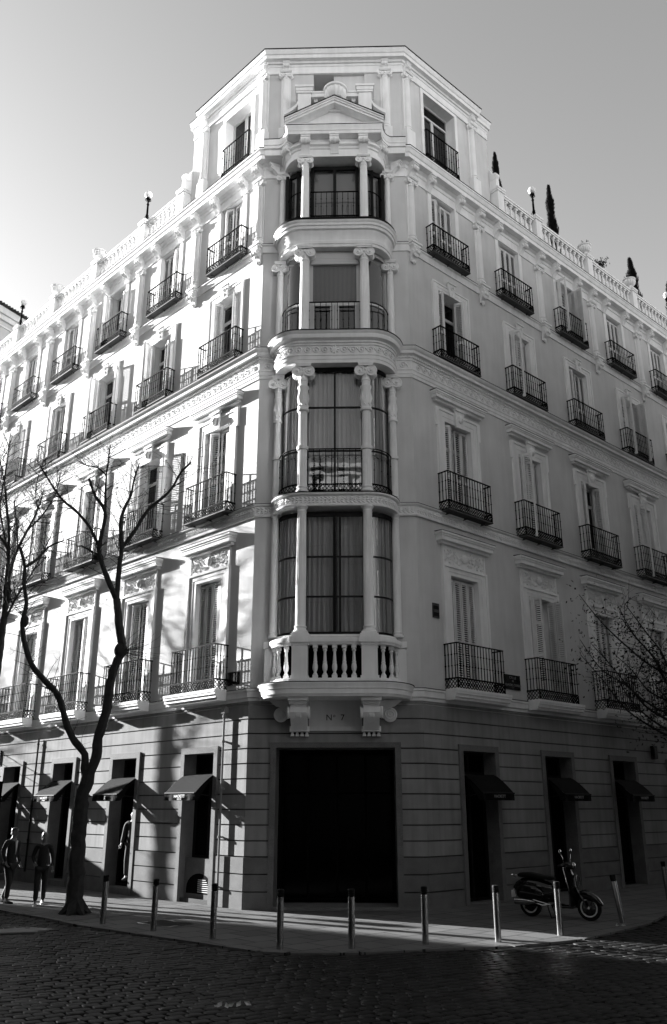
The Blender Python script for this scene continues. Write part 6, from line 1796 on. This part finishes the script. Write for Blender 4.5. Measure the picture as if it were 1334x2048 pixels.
# ------------------------------------------------------------------ kiosk added for shade, and lamp post on the left pavement, beyond the picture edge
q = CL + dl * 15.2 + nl * .55
t = thing('shade_blocker', 'dark added shade kiosk on the left pavement, outside the view', 'blocker', (q.x, q.y, 0), math.atan2(dl.y, dl.x))  # unseen block added to shade the foot of the left facade
mb = MB(); mb.box(0, 3, .1, 2.5, 0, 2.6); obj('cabin', mb, M_lead, t, smooth=0)
mb = MB(); mb.box(-.2, 3.2, -.0, 2.75, 2.6, 2.85); mb.box(.2, 2.8, .4, 2.2, 2.85, 3.0); obj('roof', mb, M_iron, t, smooth=0)
mb = MB(); mb.box(.3, 2.7, 2.5, 2.52, 1.0, 2.2); obj('hatch', mb, M_shut, t, smooth=0)
for u_, o_, nm_ in ((12.8, 3.7, 'first'), (27.0, 7.4, 'second'), (36.0, 9.0, 'third')):
    q = CL + dl * u_ + nl * o_
    t = thing('street_lamp', 'iron street lamp up the left street, outside the view, the %s one' % nm_, 'street lamp', (q.x, q.y, 0), 0, 'street lamps on the left street')
    mb = MB(); mb.lathe([(.14, 0), (.13, .8), (.08, .9), (.065, 3.6), (.10, 3.7), (.04, 3.9)], (0, 0, 0), 14); obj('post', mb, M_iron, t)
    mb = MB(); mb.lathe([(.12, 3.9), (.24, 4.4), (.26, 4.42), (.05, 4.6)], (0, 0, 0), 6); obj('lantern', mb, M_globe, t)

# ------------------------------------------------------------------ surrounding buildings
def block(label, origin, ax, w, depth, H, m, z0=0, storeys=5, name='apartment_building', wins=True, roofm=M_roof):
    """facade along ax (unit, left to right seen from the street); outward normal = ax turned -90deg"""
    rz = math.atan2(ax.y, ax.x)
    t = thing(name, label, 'building', (origin.x, origin.y, 0), rz)
    mb = MB(); mb.box(0, w, -depth, -.25, 0, H); obj('wall', mb, m, t, flip=True, smooth=0)
    mb = MB()
    for z in (4.6, H - .5): mb.box(-.1, w + .1, -.24, .12, z, z + .3)
    mb.box(-.2, w + .2, -.24, .45, H - .2, H + .05); obj('cornice', mb, m, t, flip=True, smooth=0)
    mb = MB(); mb.box(-.1, w + .1, -depth, .3, H + .06, H + .12); obj('roof', mb, roofm, t, flip=True, smooth=0)
    n = int(w / 3.4); sh = (H - 5) / storeys
    cols_x = [(i + .5) * w / n for i in range(n)]
    xs = [0] + [v for x in cols_x for v in (x - .55, x + .55)] + [w]
    mb = MB()
    zc = []
    for s_ in range(storeys + 1): zc += [(.3, 3.3)] if s_ == 0 else [(5 + sh * (s_ - 1) + .3, 5 + sh * (s_ - 1) + 2.6)]
    for i in range(0, len(xs), 2): mb.box(xs[i], xs[i + 1], -.25, 0, 0, H - .51)
    for x in cols_x:
        pz = 0
        for za, zb in zc:
            mb.box(x - .55, x + .55, -.25, 0, pz, za); pz = zb
        mb.box(x - .55, x + .55, -.25, 0, pz, H - .51)
    obj('front_wall', mb, m, t, flip=True, smooth=0)
    if wins:
        for x in cols_x:
            for za, zb in zc[:storeys + 1]:
                hh = zb - za
                me = kit('window|b%.2f' % hh, lambda mb: (mb.box(-.5, -.42, -.2, -.14, 0, hh), mb.box(.42, .5, -.2, -.14, 0, hh), mb.box(-.03, .03, -.2, -.14, 0, hh), mb.box(-.42, -.03, -.2, -.14, hh - .08, hh), mb.box(.03, .42, -.2, -.14, hh - .08, hh)), smooth=0)
                wv = link('window', me, M_case, t, (x, 0, za))
                if za > 4: link('balcony', kit('balcony|b', lambda mb: railing_fn(mb, .8, .4, .95, .02, None, knots=False, step=.2), smooth=0), M_iron, wv)
    return t
def facing(n): return Vector((-n.y, n.x, 0))
# across the left street
W1 = 49.1
pA = CL + nl * 13.0 + dl * (-3.0)
tA = block('five-storey stone building across the left street, outside the view', pA, dl, W1, 14, 22, M_fac) 
# across the right street
pB = CR + nr * 10.5 + dr * 36
tB = block('five-storey stone building across the right street, outside the view', pB, -dr, 38, 14, 21, M_fac)
# behind the camera
pC = Vector((16, -2.6, 0))
tC = block('five-storey stone building behind the viewpoint, outside the view', pC, Vector((-1, 0, 0)), 34, 12, 20, M_facl)
pD = Vector((-12.0, -21.0, 0))  # extra house added out of view, its height set to shade the ground
tD = block('three-storey block added left of the viewpoint to shade the ground, outside the view', pD, Vector((0, 1, 0)), 24, 12, 13, M_fac, storeys=2)
# neighbour rising above the far end of the left facade
t = thing('neighbouring_house', 'pale house with a dark tiled roof rising beyond the far left end of the balustrade', 'building', (-19.0, 42.0, 0), R(90 - 28.4))
NH = 29.0
mb = MB(); mb.box(-2.2, 9, 0, 10, 0, NH - .7); obj('wall', mb, M_wall, t, smooth=0)
mb = MB(); mb.box(-2.4, 9.2, -.15, 10, NH - .7, NH - .4); mb.box(-2.5, 9.3, -.28, 10, NH - .4, NH); mb.box(-1.8, 8.5, -.06, -.005, NH - 2.6, NH - 2.5); mb.box(-1.8, 8.5, -.06, -.005, NH - 1.1, NH - 1.0); mb.box(-1.9, -1.8, -.06, -.005, NH - 6, NH - 1.0); obj('cornice', mb, M_trim, t, smooth=0)
mb = MB(); mb.prism([(-.45, NH + .005), (10, NH + .005), (10, NH + 2.6), (5, NH + 1.9)], 'x', -2.7, 9.5)
for i in range(60): mb.tube([(-2.6 + i * .2, -.5, NH + .06), (-2.6 + i * .2, 2.0, NH + .8)], .06, 5)
obj('roof', mb, M_tile, t, smooth=0)
